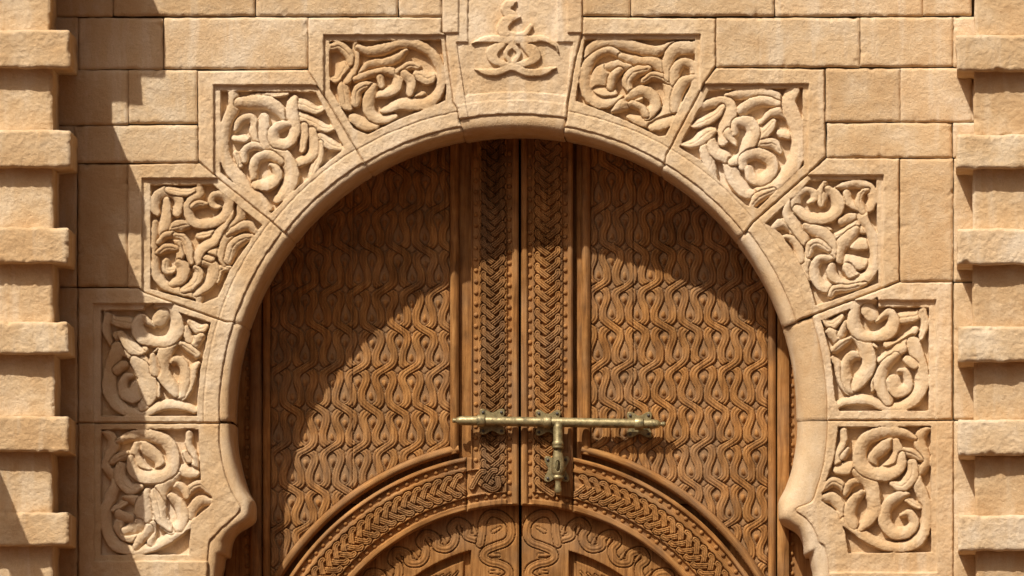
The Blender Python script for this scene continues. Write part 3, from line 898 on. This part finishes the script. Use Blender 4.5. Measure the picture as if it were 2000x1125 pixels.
# stones of the left pilaster above the picture, with its wider cap, and an unseen projecting stone added for its slanting shadow
stone('band_stone', (-240, -163, 149, -105), pl, z0=BZ, back=-20, gap=0.3, sp=5)
stone('cap_stone', (-240, -265, 191, -163), pl, z0=BZ, back=-20, gap=0.3, sp=5)
stone('block_stone', (-240, -420, 160, -265), pl, z0=KZ, back=-20, gap=0.3, sp=5)
stone('band_stone', (1866, -170, 2240, -110), pr, z0=BZ, back=-20, gap=0.3, sp=5)
stone('shadow_beam', (-130, 700, -82, 742), pl, z0=265, back=100, gap=0.0, r=2, jit=0.3, sp=4)
stone('band_stone', (-240, 1188, 134, 1256), pl, z0=BZ, back=-20, zref=BZ, sp=6)

# ------------------------------------------------------------------ door
ZD = -96.0
KD = kz(ZD)
DX, DY = 1013.0, 1418.0      # middle of the door and centre of its inner arch (as seen)

def ribbed(d, w, base, top, ribs=3):
    u = np.clip(d / w, 0, 1)
    if ribs == 3:
        rib = 0.5 + 0.5 * np.cos(2 * np.pi * u * 1.5)
    else:
        rib = 1 - np.exp(-((u - {1: 3, 2: 0.30, 4: 0.48}[ribs]) / 0.16) ** 2)
    return base + top * (0.62 + 0.38 * rib) * (1 - 0.25 * u ** 4)

def paint(H, X, Y, pts, base, top, groove, ribs=3, gw=1.5):
    pts = np.asarray(pts, float)
    win = stroke_window(X, Y, pts, 5)
    if win is None: return
    d, w = stroke_dist(X[win], Y[win], pts)
    h = H[win]
    g1 = 1 - sm(w + gw * 0.5, w + gw * 1.3, d)
    h = h * (1 - g1) + np.minimum(h, groove) * g1
    a = 1 - sm(w - 0.5, w + 0.5, d)
    H[win] = h * (1 - a) + ribbed(d, w, base, top, ribs) * a

STRAND_T = np.array([0, .06, .12, .20, .30, .42, .55, .68, .80, .88, .94, 1.0])
STRAND_X = np.array([0, 7.0, 12.8, 16.6, 17.2, 14.2, 10.0, 8.2, 9.0, 13.2, 19.0, 26.0])
_tt = np.linspace(0, 1, 201)
_pp = catmull(np.stack([STRAND_T, STRAND_X], -1), 30)
_xx = np.interp(_tt, _pp[:, 0], _pp[:, 1])

def wave_height(X, Y, cx0, cy0, P, V, seed):
    """interlaced strands: columns every P/2, crossings every V; over and under change row by row"""
    wx = X + 1.7 * fbm(X, Y, 45, seed, 2); wy = Y + 2.4 * fbm(X, Y, 55, seed + 4, 2)
    sx = P / 52.0
    rowf = (wy - cy0) / V
    row = np.floor(rowf); t = rowf - row
    off = np.interp(t, _tt, _xx) * sx
    slope = np.interp(t, _tt, np.gradient(_xx, _tt)) * sx / V
    cosf = 1 / np.sqrt(1 + slope ** 2)
    base = cx0 + row * P / 2
    a = wx - (base + off); a = a - P * np.round(a / P)
    b = wx - (base - off); b = b - P * np.round(b / P)
    dA = np.abs(a) * cosf; dB = np.abs(b) * cosf
    near = np.round(rowf).astype(int)
    aover = (near % 2) != 0
    w = 7.7 * sx
    d1 = np.where(aover, dA, dB); d2 = np.where(aover, dB, dA)
    H = np.full(X.shape, -2.3)
    # drops
    col = wx - base; col0 = col - P * np.round(col / P); col1 = (col - P / 2) - P * np.round((col - P / 2) / P)
    for cc, ty, sgn in ((col0, 0.36, -1), (col1, 0.70, 1)):
        u = cc / (4.0 * sx); v = (t - ty) * V / 7.5
        wid = np.clip(1 + 0.55 * sgn * v, 0.25, 1.7)
        H = np.maximum(H, -2.3 + 2.1 * np.clip(1 - (u / wid) ** 2 - v ** 2, 0, 1) ** 0.6)
    for d in (d2, d1):
        g1 = 1 - sm(w + 0.9, w + 2.1, d)
        H = H * (1 - g1) + np.minimum(H, -3.9) * g1
        al = 1 - sm(w - 0.6, w + 0.5, d)
        top = 0.2 - 1.3 * np.clip(d / w, 0, 1) ** 4 - 1.4 * np.exp(-((d - 0.42 * w) / 0.85) ** 2)
        H = H * (1 - al) + top * al
    return H

def wood_obj(name, res, parent):
    co, f, g_, s = res
    return new_mesh_obj(name, co, f, M_WOOD, parent, gr=g_, smooth=s)

bead_mesh = None
def bead(x, y, z, r, parent):
    global bead_mesh
    k = kz(ZD)
    X = VX + (x - VX) * k; Y = VY + (y - VY) * k
    if bead_mesh is None:
        co = []; fcs = []; nu, nv = 10, 4
        for j in range(nv):
            a = j / nv * math.pi / 2
            for i in range(nu):
                b = 2 * math.pi * i / nu
                co.append((math.cos(a) * math.cos(b), -math.sin(a) * 0.85, math.cos(a) * math.sin(b)))
        co.append((0, -0.85, 0))
        for j in range(nv - 1):
            for i in range(nu):
                fcs.append((j * nu + i, j * nu + (i + 1) % nu, (j + 1) * nu + (i + 1) % nu, (j + 1) * nu + i))
        for i in range(nu):
            fcs.append(((nv - 1) * nu + i, (nv - 1) * nu + (i + 1) % nu, nv * nu))
        me = bpy.data.meshes.new('bead')
        me.from_pydata([tuple(c * U for c in p) for p in co], [], fcs)
        me.update()
        if me.polygons[0].normal.x * me.polygons[0].center.x < 0: me.flip_normals()
        me.polygons.foreach_set('use_smooth', np.ones(len(me.polygons), bool))
        at = me.attributes.new('gr', 'FLOAT_VECTOR', 'POINT')
        at.data.foreach_set('vector', np.array([(p[0] * U, p[2] * U, 0) for p in co], np.float32).ravel())
        me.materials.append(M_WOOD)
        bead_mesh = me
    o = bpy.data.objects.new('bead', bead_mesh)
    scene.collection.objects.link(o)
    o.scale = (r, r, r)
    o.location = W(X, Y, z)
    set_parent(o, parent)

def plait_arms_line(v0, v1, P, half):
    """short crossing arms of the plait, in strip coordinates (across, along)"""
    arms = []
    v = v0; side = -1; 
    while v < v1:
        s = side
        arms.append([(s * half * 0.80, v - P * 0.25), (s * half * 0.80, v - P * 0.02), (s * half * 0.50, v + P * 0.33), (-s * half * 0.36, v + P * 1.04)])
        v += P / 2; side = -side
    return arms

def door_leaf(side):
    """side -1 left leaf, +1 right leaf"""
    if side < 0:
        leaf = thing('carved_door_leaf', 'left carved wooden door leaf with wavy interlace panel, half in the arch shadow', 'door', (760, 1700, ZD), 'carved door leaves')
        xp0, xp1 = 528, 879; mould = (879, 896); flat = (896, 920)
        st = (920, 1013); bl, br_ = (922, 937), (989, 1001); pt = (940, 986); cw = (752, 720, 52.0, 78.0)
        side_strip = (462, 513)
    else:
        leaf = thing('carved_door_leaf', 'right carved wooden door leaf with wavy interlace panel behind the brass bolt', 'door', (1270, 1700, ZD), 'carved door leaves')
        xp0, xp1 = 1153, 1500; mould = (1136, 1153); flat = (1126, 1136)
        st = (1018, 1119); bl, br_ = (1029, 1041), (1098, 1110); pt = (1045, 1095); cw = (1374, 713.5, 51.4, 77.0)
        side_strip = (1517, 1575)
    sd_ = side
    TOP = 215
    # inner boundary of the wavy panel: the moulding over the inner arch
    def yarc(x, r):
        dx = np.minimum(np.abs(np.asarray(x, float) - DX), r - 1e-3)
        return DY - np.sqrt(r * r - dx * dx)
    # wavy panel
    if side < 0:
        xs_ = np.linspace(xp1, xp0, 26)
    else:
        xs_ = np.linspace(xp0, xp1, 26)
    arcp = [(x, float(yarc(x, 560))) for x in xs_]
    if side < 0:
        poly = [(xp0, TOP), (xp1, TOP)] + arcp
    else:
        poly = [(xp1, TOP), (xp0, TOP)] + arcp
    poly = np.array(poly)
    if side > 0: poly = poly[::-1]
    def zw(X, Y):
        d = pdist(poly, X, Y)
        h = ZD + wave_height(X, Y, *cw, 300 + side) + 0.25 * vn(X / 5, Y / 22, 9)
        seamx = 689 if side < 0 else 1237
        h = h + 0.5 * fbm(X, Y, 40, 77, 2) - 2.6 * np.exp(-((X - seamx + 0.8 * vn(Y / 40, Y * 0, 3)) / 1.0) ** 2)
        return h - 2.0 * np.exp(-(d / 1.6) ** 2)
    wp = wood_obj('wave_panel', hf(poly, 1.4, zw, back=ZD - 14, zref=ZD)[0], leaf)
    # the flat ground between the strands is drier, greyer timber
    n_ = len(wp.data.vertices); cc = np.zeros(n_ * 3, np.float32); wp.data.vertices.foreach_get('co', cc)
    rel = -(cc.reshape(-1, 3)[:, 1] + wp.matrix_basis.translation.y + wp.parent.location.y) / (U * ZS) - ZD
    at = wp.data.attributes.new('wear', 'FLOAT', 'POINT')
    at.data.foreach_set('value', (1 - sm(-2.2, -1.5, rel)).astype(np.float32))
    # frame mouldings: straight ones and the arched one
    def mould_z(d, half, base, h):
        u = np.clip(d / half, 0, 1)
        return base + h * np.sqrt(np.clip(1 - 0.9 * u ** 2.6, 0, 1))
    def bar(name, x0, x1, y0, y1, base, h, cutarc=None, sp=2.0, back=ZD - 16):
        poly = [(x0, y0), (x1, y0), (x1, y1), (x0, y1)]
        if cutarc is not None:
            poly = [(x0, y0), (x1, y0), (x1, float(yarc(x1, cutarc))), (x0, float(yarc(x0, cutarc)))]
        c = (x0 + x1) / 2; half = (x1 - x0) / 2
        def z(X, Y):
            return mould_z(np.abs(X - c), half, base, h) + 0.35 * vn(X / 6, Y / 40, int(x0) % 50)
        return wood_obj(name, hf(np.array(poly, float), sp, z, back=back, zref=ZD)[0], leaf)
    bar('frame_moulding', *mould, TOP, 880, ZD - 3, 8, cutarc=547)
    bar('recess_board', *flat, TOP, 900, ZD - 5, 1.0, cutarc=535, sp=3.0)
    # outer frame: moulding, stile, bead strip at the jamb
    if side < 0:
        bar('frame_moulding', 513, 528, TOP, 1240, ZD - 3, 7)
        bar('outer_stile', 489, 511, TOP, 1300, ZD - 2, 4)
        bar('bead_board', 440, 489, TOP, 1300, ZD - 6, 1.0, sp=3)
        bx = 482
    else:
        bar('frame_moulding', 1500, 1515, TOP, 1240, ZD - 3, 7)
        bar('outer_stile', 1518, 1541, TOP, 1300, ZD - 2, 4)
        bar('bead_board', 1541, 1600, TOP, 1300, ZD - 6, 1.0, sp=3)
        bx = 1547
    for i, y in enumerate(np.arange(430 if side < 0 else 560, 1140, 19.3)):
        bead(bx, y, ZD - 5.4, 4.6, leaf)
    # arched moulding round the inner arch
    a_in = math.degrees(math.asin(((DX - 896) if side < 0 else (1136 - DX)) / 555.0))
    a_out = 62.0
    def ring_poly(r0, r1, A0, A1, n=40):
        pts = []
        for i in range(n):
            a = math.radians(A0 + (A1 - A0) * i / (n - 1)); pts.append((DX + sd_ * r1 * math.sin(a), DY - r1 * math.cos(a)))
        for i in range(n):
            a = math.radians(A1 + (A0 - A1) * i / (n - 1)); pts.append((DX + sd_ * r0 * math.sin(a), DY - r0 * math.cos(a)))
        p = np.array(pts)
        return p
    def pol(X, Y):
        return np.hypot(X - DX, Y - DY), np.arctan2(sd_ * (X - DX), DY - Y)
    def gpol(X, Y):
        r, a = pol(X, Y); return (r, a * r)
    def zm(X, Y):
        r, a = pol(X, Y)
        return mould_z(np.abs(r - 554), 8.5, ZD - 3, 8) + 0.3 * vn(r / 6, a * 14, 7)
    wood_obj('arched_moulding', hf(ring_poly(545.5, 562.5, a_in, a_out), 1.7, zm, back=ZD - 16, zref=ZD, grfun=gpol)[0], leaf)
    # stile with plait and bead columns
    ST = ZD + 5
    bot = 445
    sx0, sx1 = st
    arcx = np.linspace(sx1, sx0, 12)
    jx = 912 if side < 0 else 1122
    poly = [(sx0, TOP), (sx1, TOP)] + [(x, float(yarc(x, 431))) for x in arcx]
    if side < 0: poly = [(sx0, TOP), (sx1, TOP)] + [(x, float(yarc(x, 431))) for x in np.linspace(sx1, 912, 12)] + [(912, 893), (sx0, 893)]
    poly = np.array(poly, float)
    pc = (pt[0] + pt[1]) / 2; half = (pt[1] - pt[0]) / 2
    ybot = 962
    in_b = br_ if side < 0 else bl          # bead column next to the middle
    out_b = bl if side < 0 else br_
    def zs(X, Y):
        r, a = pol(X, Y)
        H = np.full(X.shape, ST) + 0.4 * vn(X / 7, Y / 60, 3 + side)
        def dig(x0, x1, ymax, dep):
            m = np.minimum(np.minimum(X - x0, x1 - X), ymax - Y)
            return dep * sm(-0.2, 1.2, m)
        H -= dig(in_b[0], in_b[1], 984, 4.0)
        yo = 917 if side < 0 else 884
        H -= dig(out_b[0], out_b[1], yo, 4.0)
        # row of beads along the foot
        if side < 0: m = np.minimum(np.minimum(r - 443, 457 - r), in_b[1] - X)
        else: m = np.minimum(np.minimum(r - 443, 457 - r), X - in_b[0])
        H = np.where(m > 0, np.minimum(H, ST - 4.0 * sm(-0.2, 1.2, m)), H)
        m = np.minimum(np.minimum(X - pt[0], pt[1] - X), ybot - Y)
        H -= 3.6 * sm(-0.2, 1.4, m)
        if side < 0:
            m2 = np.minimum(np.minimum(r - 460, 507 - r), pt[1] - X)
            H = np.where(m2 > 0, np.minimum(H, ST - 3.6 * sm(-0.2, 1.4, m2)), H)
        Pp = 21.6 if side < 0 else 22.0
        for arm in plait_arms_line(TOP - 20, ybot - 14, Pp, half):
            p = np.array([(pc + u, v, 12.6) for u, v in arm])
            paint(H, X, Y, catmull(p, 5), ST - 4.0, 4.4, ST - 4.6, 3, 0.8)
        if side < 0:
            for arm in plait_arms_line(0, 60, 21.6, 22):
                p = np.array([(DX - math.sin(math.radians(2 + v / 483 * 57.3)) * (483 + u), DY - math.cos(math.radians(2 + v / 483 * 57.3)) * (483 + u), 12.6) for u, v in arm if True])
                if p[:, 0].max() > 968: continue
                paint(H, X, Y, catmull(p, 5), ST - 4.0, 4.4, ST - 4.6, 3, 0.8)
            p = np.array([(972, 935, 12), (974, 950, 12), (962, 957, 12), (948, 950, 12)], float)
            paint(H, X, Y, catmull(p, 5), ST - 4.0, 4.4, ST - 4.6, 3, 0.8)
        d = pdist(poly, X, Y)
        return H - 2.2 * np.exp(-(d / 2.0) ** 2)
    def lab(cx, cy):
        r, a = pol(cx, cy)
        return ((cx > pt[0]) & (cx < pt[1]) & (cy < ybot)).astype(int)
    res = hf(poly, 1.35, zs, back=ZD - 18, zref=ZD, labelfun=lab)
    so = wood_obj('meeting_stile', res[0], leaf)
    ps = wood_obj('plait_strip', res[1], so)
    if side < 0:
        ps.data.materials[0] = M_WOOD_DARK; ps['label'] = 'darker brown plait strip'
    for y in np.arange(300, 975, 21.4):
        bead((in_b[0] + in_b[1]) / 2, y + (0 if side < 0 else 5), ST - 4.2, 4.9, leaf)
    for y in np.arange(310, 915 if side < 0 else 800, 21.8):
        bead((out_b[0] + out_b[1]) / 2, y, ST - 4.2, 4.9, leaf)
    for x in ([985, 967, 949, 931] if side < 0 else [1048, 1068, 1088, 1108]):
        bead(x, DY - math.sqrt(450 ** 2 - (x - DX) ** 2), ST - 4.2, 4.6, leaf)
    # arched band with plait between two rows of beads
    A0 = math.degrees(math.asin((DX - 911) / 480.0)) if side < 0 else math.degrees(math.asin((1120 - DX) / 480.0))
    bp = ring_poly(431, 535, A0, 66, 46)
    # straight joint against the stile
    bp[0, 0] = bp[-1, 0] = 911 if side < 0 else 1120
    bp[0, 1] = float(yarc(bp[0, 0], 535)); bp[-1, 1] = float(yarc(bp[-1, 0], 431))
    def zb(X, Y):
        r, a = pol(X, Y)
        H = np.full(X.shape, ST) + 0.4 * vn(r / 7, a * 9, 13 + side)
        H -= 4.0 * sm(-0.2, 1.2, np.minimum(r - 443.5, 456.5 - r)) + 4.0 * sm(-0.2, 1.2, np.minimum(r - 513.5, 527 - r))
        H -= 3.6 * sm(-0.2, 1.4, np.minimum(r - 460, 507 - r))
        Pp = 20.6
        Lr = 483.0
        for arm in plait_arms_line(math.radians(A0) * Lr + (2 if side < 0 else 6), math.radians(66) * Lr, Pp, 22.5):
            p = np.array([(DX + sd_ * math.sin(v / Lr) * (Lr + u), DY - math.cos(v / Lr) * (Lr + u), 12.2) for u, v in arm])
            paint(H, X, Y, catmull(p, 5), ST - 4.0, 4.4, ST - 4.6, 3, 0.8)
        d = pdist(bp, X, Y)
        return H - 2.4 * np.exp(-(d / 2.0) ** 2)
    def labb(cx, cy):
        r, a = pol(cx, cy); return ((r > 460) & (r < 507)).astype(int)
    res = hf(bp, 1.35, zb, back=ZD - 18, zref=ZD, labelfun=labb, grfun=gpol)
    ao = wood_obj('arched_band', res[0], leaf)
    wood_obj('plait_strip', res[1], ao)
    for rr, step in ((520.3, 20.4), (450, 19.6)):
        a = math.radians(A0) + 12 / rr
        while a < math.radians(63):
            bead(DX + sd_ * rr * math.sin(a), DY - rr * math.cos(a), ST - 4.2, 4.9, leaf)
            a += step / rr
    # boards behind
    x0, x1 = (430, 1013) if side < 0 else (1018, 1620)
    co = [W(VX + (x - VX) * KD, VY + (y - VY) * KD, z) for z in (ZD - 12, ZD - 30) for x, y in ((x0, 190), (x1, 190), (x1, 983), (x0, 983))]
    fcs = [(0, 3, 2, 1), (4, 5, 6, 7), (0, 1, 5, 4), (1, 2, 6, 5), (2, 3, 7, 6), (3, 0, 4, 7)]
    new_mesh_obj('back_board', co, fcs, M_WOOD, leaf, gr=np.array([(p[0] / U, p[2] / U) for p in co]), smooth=np.zeros(6, bool))
    x0, x1 = (430, 600) if side < 0 else (1425, 1620)
    co = [W(VX + (x - VX) * KD, VY + (y - VY) * KD, z) for z in (ZD - 12, ZD - 30) for x, y in ((x0, 983), (x1, 983), (x1, GY - 20), (x0, GY - 20))]
    new_mesh_obj('back_board', co, fcs, M_WOOD, leaf, gr=np.array([(p[0] / U, p[2] / U) for p in co]), smooth=np.zeros(6, bool))
    return leaf

door_leaf(-1)
door_leaf(1)

# inner (wicket) leaves under the plaited arch
def serp(a0, sgn, n, P=9.25):
    """meander round the inner arch; angles in degrees from the top"""
    pts = []
    for i in range(n):
        a = a0 + i * P
        pts += [(a, 375, 1), (a + 2.3, 386, 1), (a + 1.6, 402, 1), (a + 3.6, 418, 1), (a + 5.9, 409, 1), (a + 5.5, 392, 1), (a + 7.0, 378, 1)]
    return [(DX + sgn * r * math.sin(math.radians(a)), DY - r * math.cos(math.radians(a)), 16.0) for a, r, _ in pts]

def wicket(side):
    if side < 0:
        leaf = thing('wicket_door_leaf', 'left inner door leaf with carved serpentine line below the plaited arch', 'door', (760, GY, ZD - 8), 'inner door leaves')
        xe, xs0 = 1012.5, 920
    else:
        leaf = thing('wicket_door_leaf', 'right inner door leaf with carved serpentine line below the brass handle', 'door', (1270, GY, ZD - 8), 'inner door leaves')
        xe, xs0 = 1018.5, 1110
    ZW = ZD - 8.5
    arc = [(DX + side * 442 * math.sin(math.radians(a)), DY - 442 * math.cos(math.radians(a))) for a in np.linspace(0.5, 62, 40)]
    poly = np.array([(xe, 1230)] + [(xe, float(DY - math.sqrt(442 ** 2 - (xe - DX) ** 2)))] + arc[1:] + [(arc[-1][0], 1230)], float)
    main = [(DX + side * d, y, 15.0) for d, y in [(76, 1062), (72, 1040), (70, 1018), (58, 1003), (38, 1004), (19, 1020), (15, 1042), (24, 1058), (44, 1066), (64, 1075), (69, 1088), (57, 1097), (38, 1101), (22, 1110), (20, 1124), (36, 1134), (58, 1140), (70, 1152), (62, 1164), (30, 1172)]]
    ser = serp(13.0, side, 6)
    def z(X, Y):
        r = np.hypot(X - DX, Y - DY)
        H = np.full(X.shape, ZW) + 0.4 * vn(X / 8, Y / 50, 31 + side)
        xin = (xs0 - X) if side < 0 else (X - xs0)
        m = np.minimum(xin, 357 - r)
        H -= 9.0 * sm(-0.3, 2.5, m)
        m2 = np.minimum(xin - 14, 343 - r)
        H += 4.0 * sm(-0.5, 3.0, m2)
        H -= 2.5 * sm(0, 2, np.minimum(xin - 34, 322 - r))
        for s in (ser, main):
            paint(H, X, Y, catmull(np.array(s), 6), ZW - 2.0, 2.8, ZW - 3.8, 4, 1.5)
        # drops in the loops
        for i in range(6):
            for a, rr, dv in ((13.0 + i * 9.25 - 0.2, 392, 1), (13.0 + i * 9.25 + 3.8, 400, -1)):
                p = [(DX + side * (rr + q) * math.sin(math.radians(a)), DY - (rr + q) * math.cos(math.radians(a)), w) for q, w in ((-7 * dv, 7), (0, 6), (9 * dv, 2))]
                paint(H, X, Y, np.array(p), ZW - 1.6, 2.2, ZW - 2.4, 1, 0.9)
        for (d0, y0, d1, y1) in ((50, 1038, 36, 1030), (40, 1084, 58, 1084), (40, 1117, 56, 1117)):
            paint(H, X, Y, np.array([(DX + side * d0, y0, 8), (DX + side * d1, y1, 5)]), ZW - 1.6, 2.2, ZW - 2.6, 1, 0.9)
        # leaf sprays on the sunk panel
        for k_ in range(5):
            q0 = (DX + side * (150 + 16 * k_), 1152 - 3 * k_); q1 = (DX + side * (120 + 14 * k_), 1116 + 3 * k_)
            paint(H, X, Y, np.array([(*q0, 8), (*q1, 3)]), ZW - 6.5, 2.4, ZW - 8.5, 1, 1.0)
        d = pdist(poly, X, Y)
        return H - 2.0 * np.exp(-(d / 2) ** 2)
    def lab(cx, cy):
        r = np.hypot(cx - DX, cy - DY)
        xin = (xs0 - cx) if side < 0 else (cx - xs0)
        return np.where((xin > 0) & (r < 357), 1, 0)
    res = hf(poly, 1.6, z, back=ZW - 16, zref=ZD, labelfun=lab)
    fr = wood_obj('serpentine_frame', res[0], leaf)
    wood_obj('sunk_panel', res[1], leaf)
    x0, x1 = (540, 1012) if side < 0 else (1018.5, 1490)
    co = [W(VX + (x - VX) * KD, VY + (y - VY) * KD, zz) for zz in (ZW - 12, ZW - 32) for x, y in ((x0, 984), (x1, 984), (x1, GY - 20), (x0, GY - 20))]
    fcs = [(0, 3, 2, 1), (4, 5, 6, 7), (0, 1, 5, 4), (1, 2, 6, 5), (2, 3, 7, 6), (3, 0, 4, 7)]
    new_mesh_obj('back_board', co, fcs, M_WOOD, leaf, gr=np.array([(p[0] / U, p[2] / U) for p in co]), smooth=np.zeros(6, bool))

wicket(-1)
wicket(1)

backing = new_mesh_obj('gap_backing', [W(x, y, z) for x, y, z in ((300, 150, -200), (1750, 150, -200), (1750, GY, -200), (300, GY, -200))], [(0, 3, 2, 1)], M_WOOD, gr=np.zeros((4, 2)))  # sheet added behind the leaves to close their gap against the sky
backing['kind'] = 'structure'

# ------------------------------------------------------------------ brass bolt
def DP(x, y, z):
    return W(VX + (x - VX) * KD, VY + (y - VY) * KD, z)

bolt = thing('sliding_bolt', 'long brass sliding bolt with hanging handle across the door leaves', 'bolt', (1092, 830, ZD + 16))

def lathe(name, prof, axis, parent, nseg=28, mat=None, flat=1.0):
    """prof: list of (along, radius, cross, z) in door units; axis 'x' or 'y'"""
    co = []; n = len(prof)
    for (s, r, c, z) in prof:
        for i in range(nseg):
            a = 2 * math.pi * i / nseg
            u, v = r * math.cos(a), r * flat * math.sin(a) / ZS
            co.append(DP(s, c + u, z + v) if axis == 'x' else DP(c + u, s, z + v))
    fcs = []
    for j in range(n - 1):
        for i in range(nseg):
            fcs.append((j * nseg + i, j * nseg + (i + 1) % nseg, (j + 1) * nseg + (i + 1) % nseg, (j + 1) * nseg + i))
    fcs.append(tuple(range(nseg))[::-1]); fcs.append(tuple(range((n - 1) * nseg, n * nseg)))
    o = new_mesh_obj(name, co, fcs, mat or M_BRASS, parent, smooth=[True] * (len(fcs) - 2) + [False] * 2)
    import bmesh
    bm = bmesh.new(); bm.from_mesh(o.data); bmesh.ops.recalc_face_normals(bm, faces=bm.faces); bm.to_mesh(o.data); bm.free()
    return o

def ry(x): return 822.5 + (x - 885) * (829.8 - 822.5) / 415.0
RZ = ZD + 15
rod = [(884.5, 1), (885, 4.2), (888, 4.8), (891, 4.0), (892, 5.2), (896, 7.2), (900, 8.4), (904, 9.2), (1030, 9.4), (1150, 9.4), (1279, 9.2), (1281, 9.0), (1283, 8.2), (1285, 8.4), (1288, 6.4), (1290, 4.0), (1293, 3.6), (1295, 5.0), (1298, 5.3), (1300, 4.2), (1301.5, 1.5)]
lathe('rod', [(x, r, ry(x), RZ) for x, r in rod], 'x', bolt)

def plate(x, y, z, sx, sy, parent, lobes=5.0):
    n = 64; out = []
    for i in range(n):
        a = 2 * math.pi * i / n
        r = 1.03 - 0.33 * math.cos(4 * a) + 0.05 * math.cos(8 * a)
        out.append((x + sx * r * math.cos(a), y + sy * r * math.sin(a)))
    co = []
    for sc_, zz in ((1.0, z), (1.0, z + 2.2), (0.95, z + 3.0)):
        for (px, py) in out:
            co.append(DP(x + (px - x) * sc_, y + (py - y) * sc_, zz))
    fcs = []
    for j in range(2):
        for i in range(n):
            fcs.append((j * n + i, (j + 1) * n + i, (j + 1) * n + (i + 1) % n, j * n + (i + 1) % n))
    fcs.append(tuple(range(2 * n, 3 * n))[::-1])
    o = new_mesh_obj('mounting_plate', co, fcs, M_BRASS, parent, smooth=np.zeros(len(fcs), bool))
    import bmesh
    bm = bmesh.new(); bm.from_mesh(o.data); bmesh.ops.recalc_face_normals(bm, faces=bm.faces); bm.to_mesh(o.data); bm.free()
    for dx in (-1, 1):
        for dy in (-1, 1):
            cx, cy = x + dx * sx * 0.76, y + dy * sy * 0.76
            co = []
            for (r, zz) in ((3.1, z + 2.6), (2.9, z + 3.8), (1.8, z + 4.4)):
                for i in range(10):
                    a = 2 * math.pi * i / 10
                    co.append(DP(cx + r * math.cos(a), cy + r * math.sin(a), zz))
            fcs = [(j * 10 + i, (j + 1) * 10 + i, (j + 1) * 10 + (i + 1) % 10, j * 10 + (i + 1) % 10) for j in range(2) for i in range(10)]
            fcs.append(tuple(range(20, 30))[::-1])
            so = new_mesh_obj('screw', co, fcs, M_DARK, o)
    return o

for x, w, zz, pxo in ((941, 7.5, ZD + 5.5, 21), (1070, 7.5, ZD + 5.5, 1), (1249, 8.5, ZD + 0.5, 0)):
    plate(x + pxo, ry(x) + 1, zz, 23.5, 24, bolt)
    lathe('strap_loop', [(x - w, 10.4, ry(x), RZ), (x - w, 11.8, ry(x), RZ), (x - w + 1, 12.2, ry(x), RZ), (x + w - 1, 12.2, ry(x), RZ), (x + w, 11.8, ry(x), RZ), (x + w, 10.4, ry(x), RZ)], 'x', bolt)
hx = 1091.0
lathe('handle_socket', [(826, 7, hx, RZ + 2), (836, 9.2, hx, RZ + 2), (862, 9.4, hx, RZ + 2), (864, 10.2, hx, RZ + 2), (867, 11.4, hx, RZ + 2), (870, 11.6, hx, RZ + 2), (872, 10.4, hx, RZ + 2), (874, 11.4, hx, RZ + 2), (877, 11.2, hx, RZ + 2), (878, 8.0, hx, RZ + 2)], 'y', bolt)
hp = [(877, 7.6), (884, 8.0), (892, 9.3), (900, 10.7), (908, 11.7), (916, 12.1), (923, 11.4), (928, 9.4), (930, 8.0), (931, 9.4), (934, 9.8), (937, 8.6), (938, 6.4), (944, 4.8), (952, 5.2), (957, 6.4), (961, 6.3), (964, 4.8), (966, 1.5)]
hd = lathe('handle', [(y, r * 1.12, hx, RZ + 2) for y, r in hp], 'y', bolt, flat=0.72)
cut = lathe('cutter', [(900.5, 1.2, hx, 0), (902, 3.0, hx, 0), (905, 4.0, hx, 0), (910, 4.4, hx, 0), (916, 4.2, hx, 0), (920, 3.2, hx, 0), (922.5, 1.2, hx, 0)], 'y', None, nseg=16, flat=16)
cut.location.y = DP(hx, 910, RZ + 2)[1]
md = hd.modifiers.new('slot', 'BOOLEAN'); md.operation = 'DIFFERENCE'; md.object = cut; md.solver = 'EXACT'
bpy.context.view_layer.update()
dg = bpy.context.evaluated_depsgraph_get()
nm = bpy.data.meshes.new_from_object(hd.evaluated_get(dg))
hd.modifiers.clear(); hd.data = nm
bpy.data.objects.remove(cut)
plate(hx - 3, 917, ZD + 5.5, 23, 24, bolt)
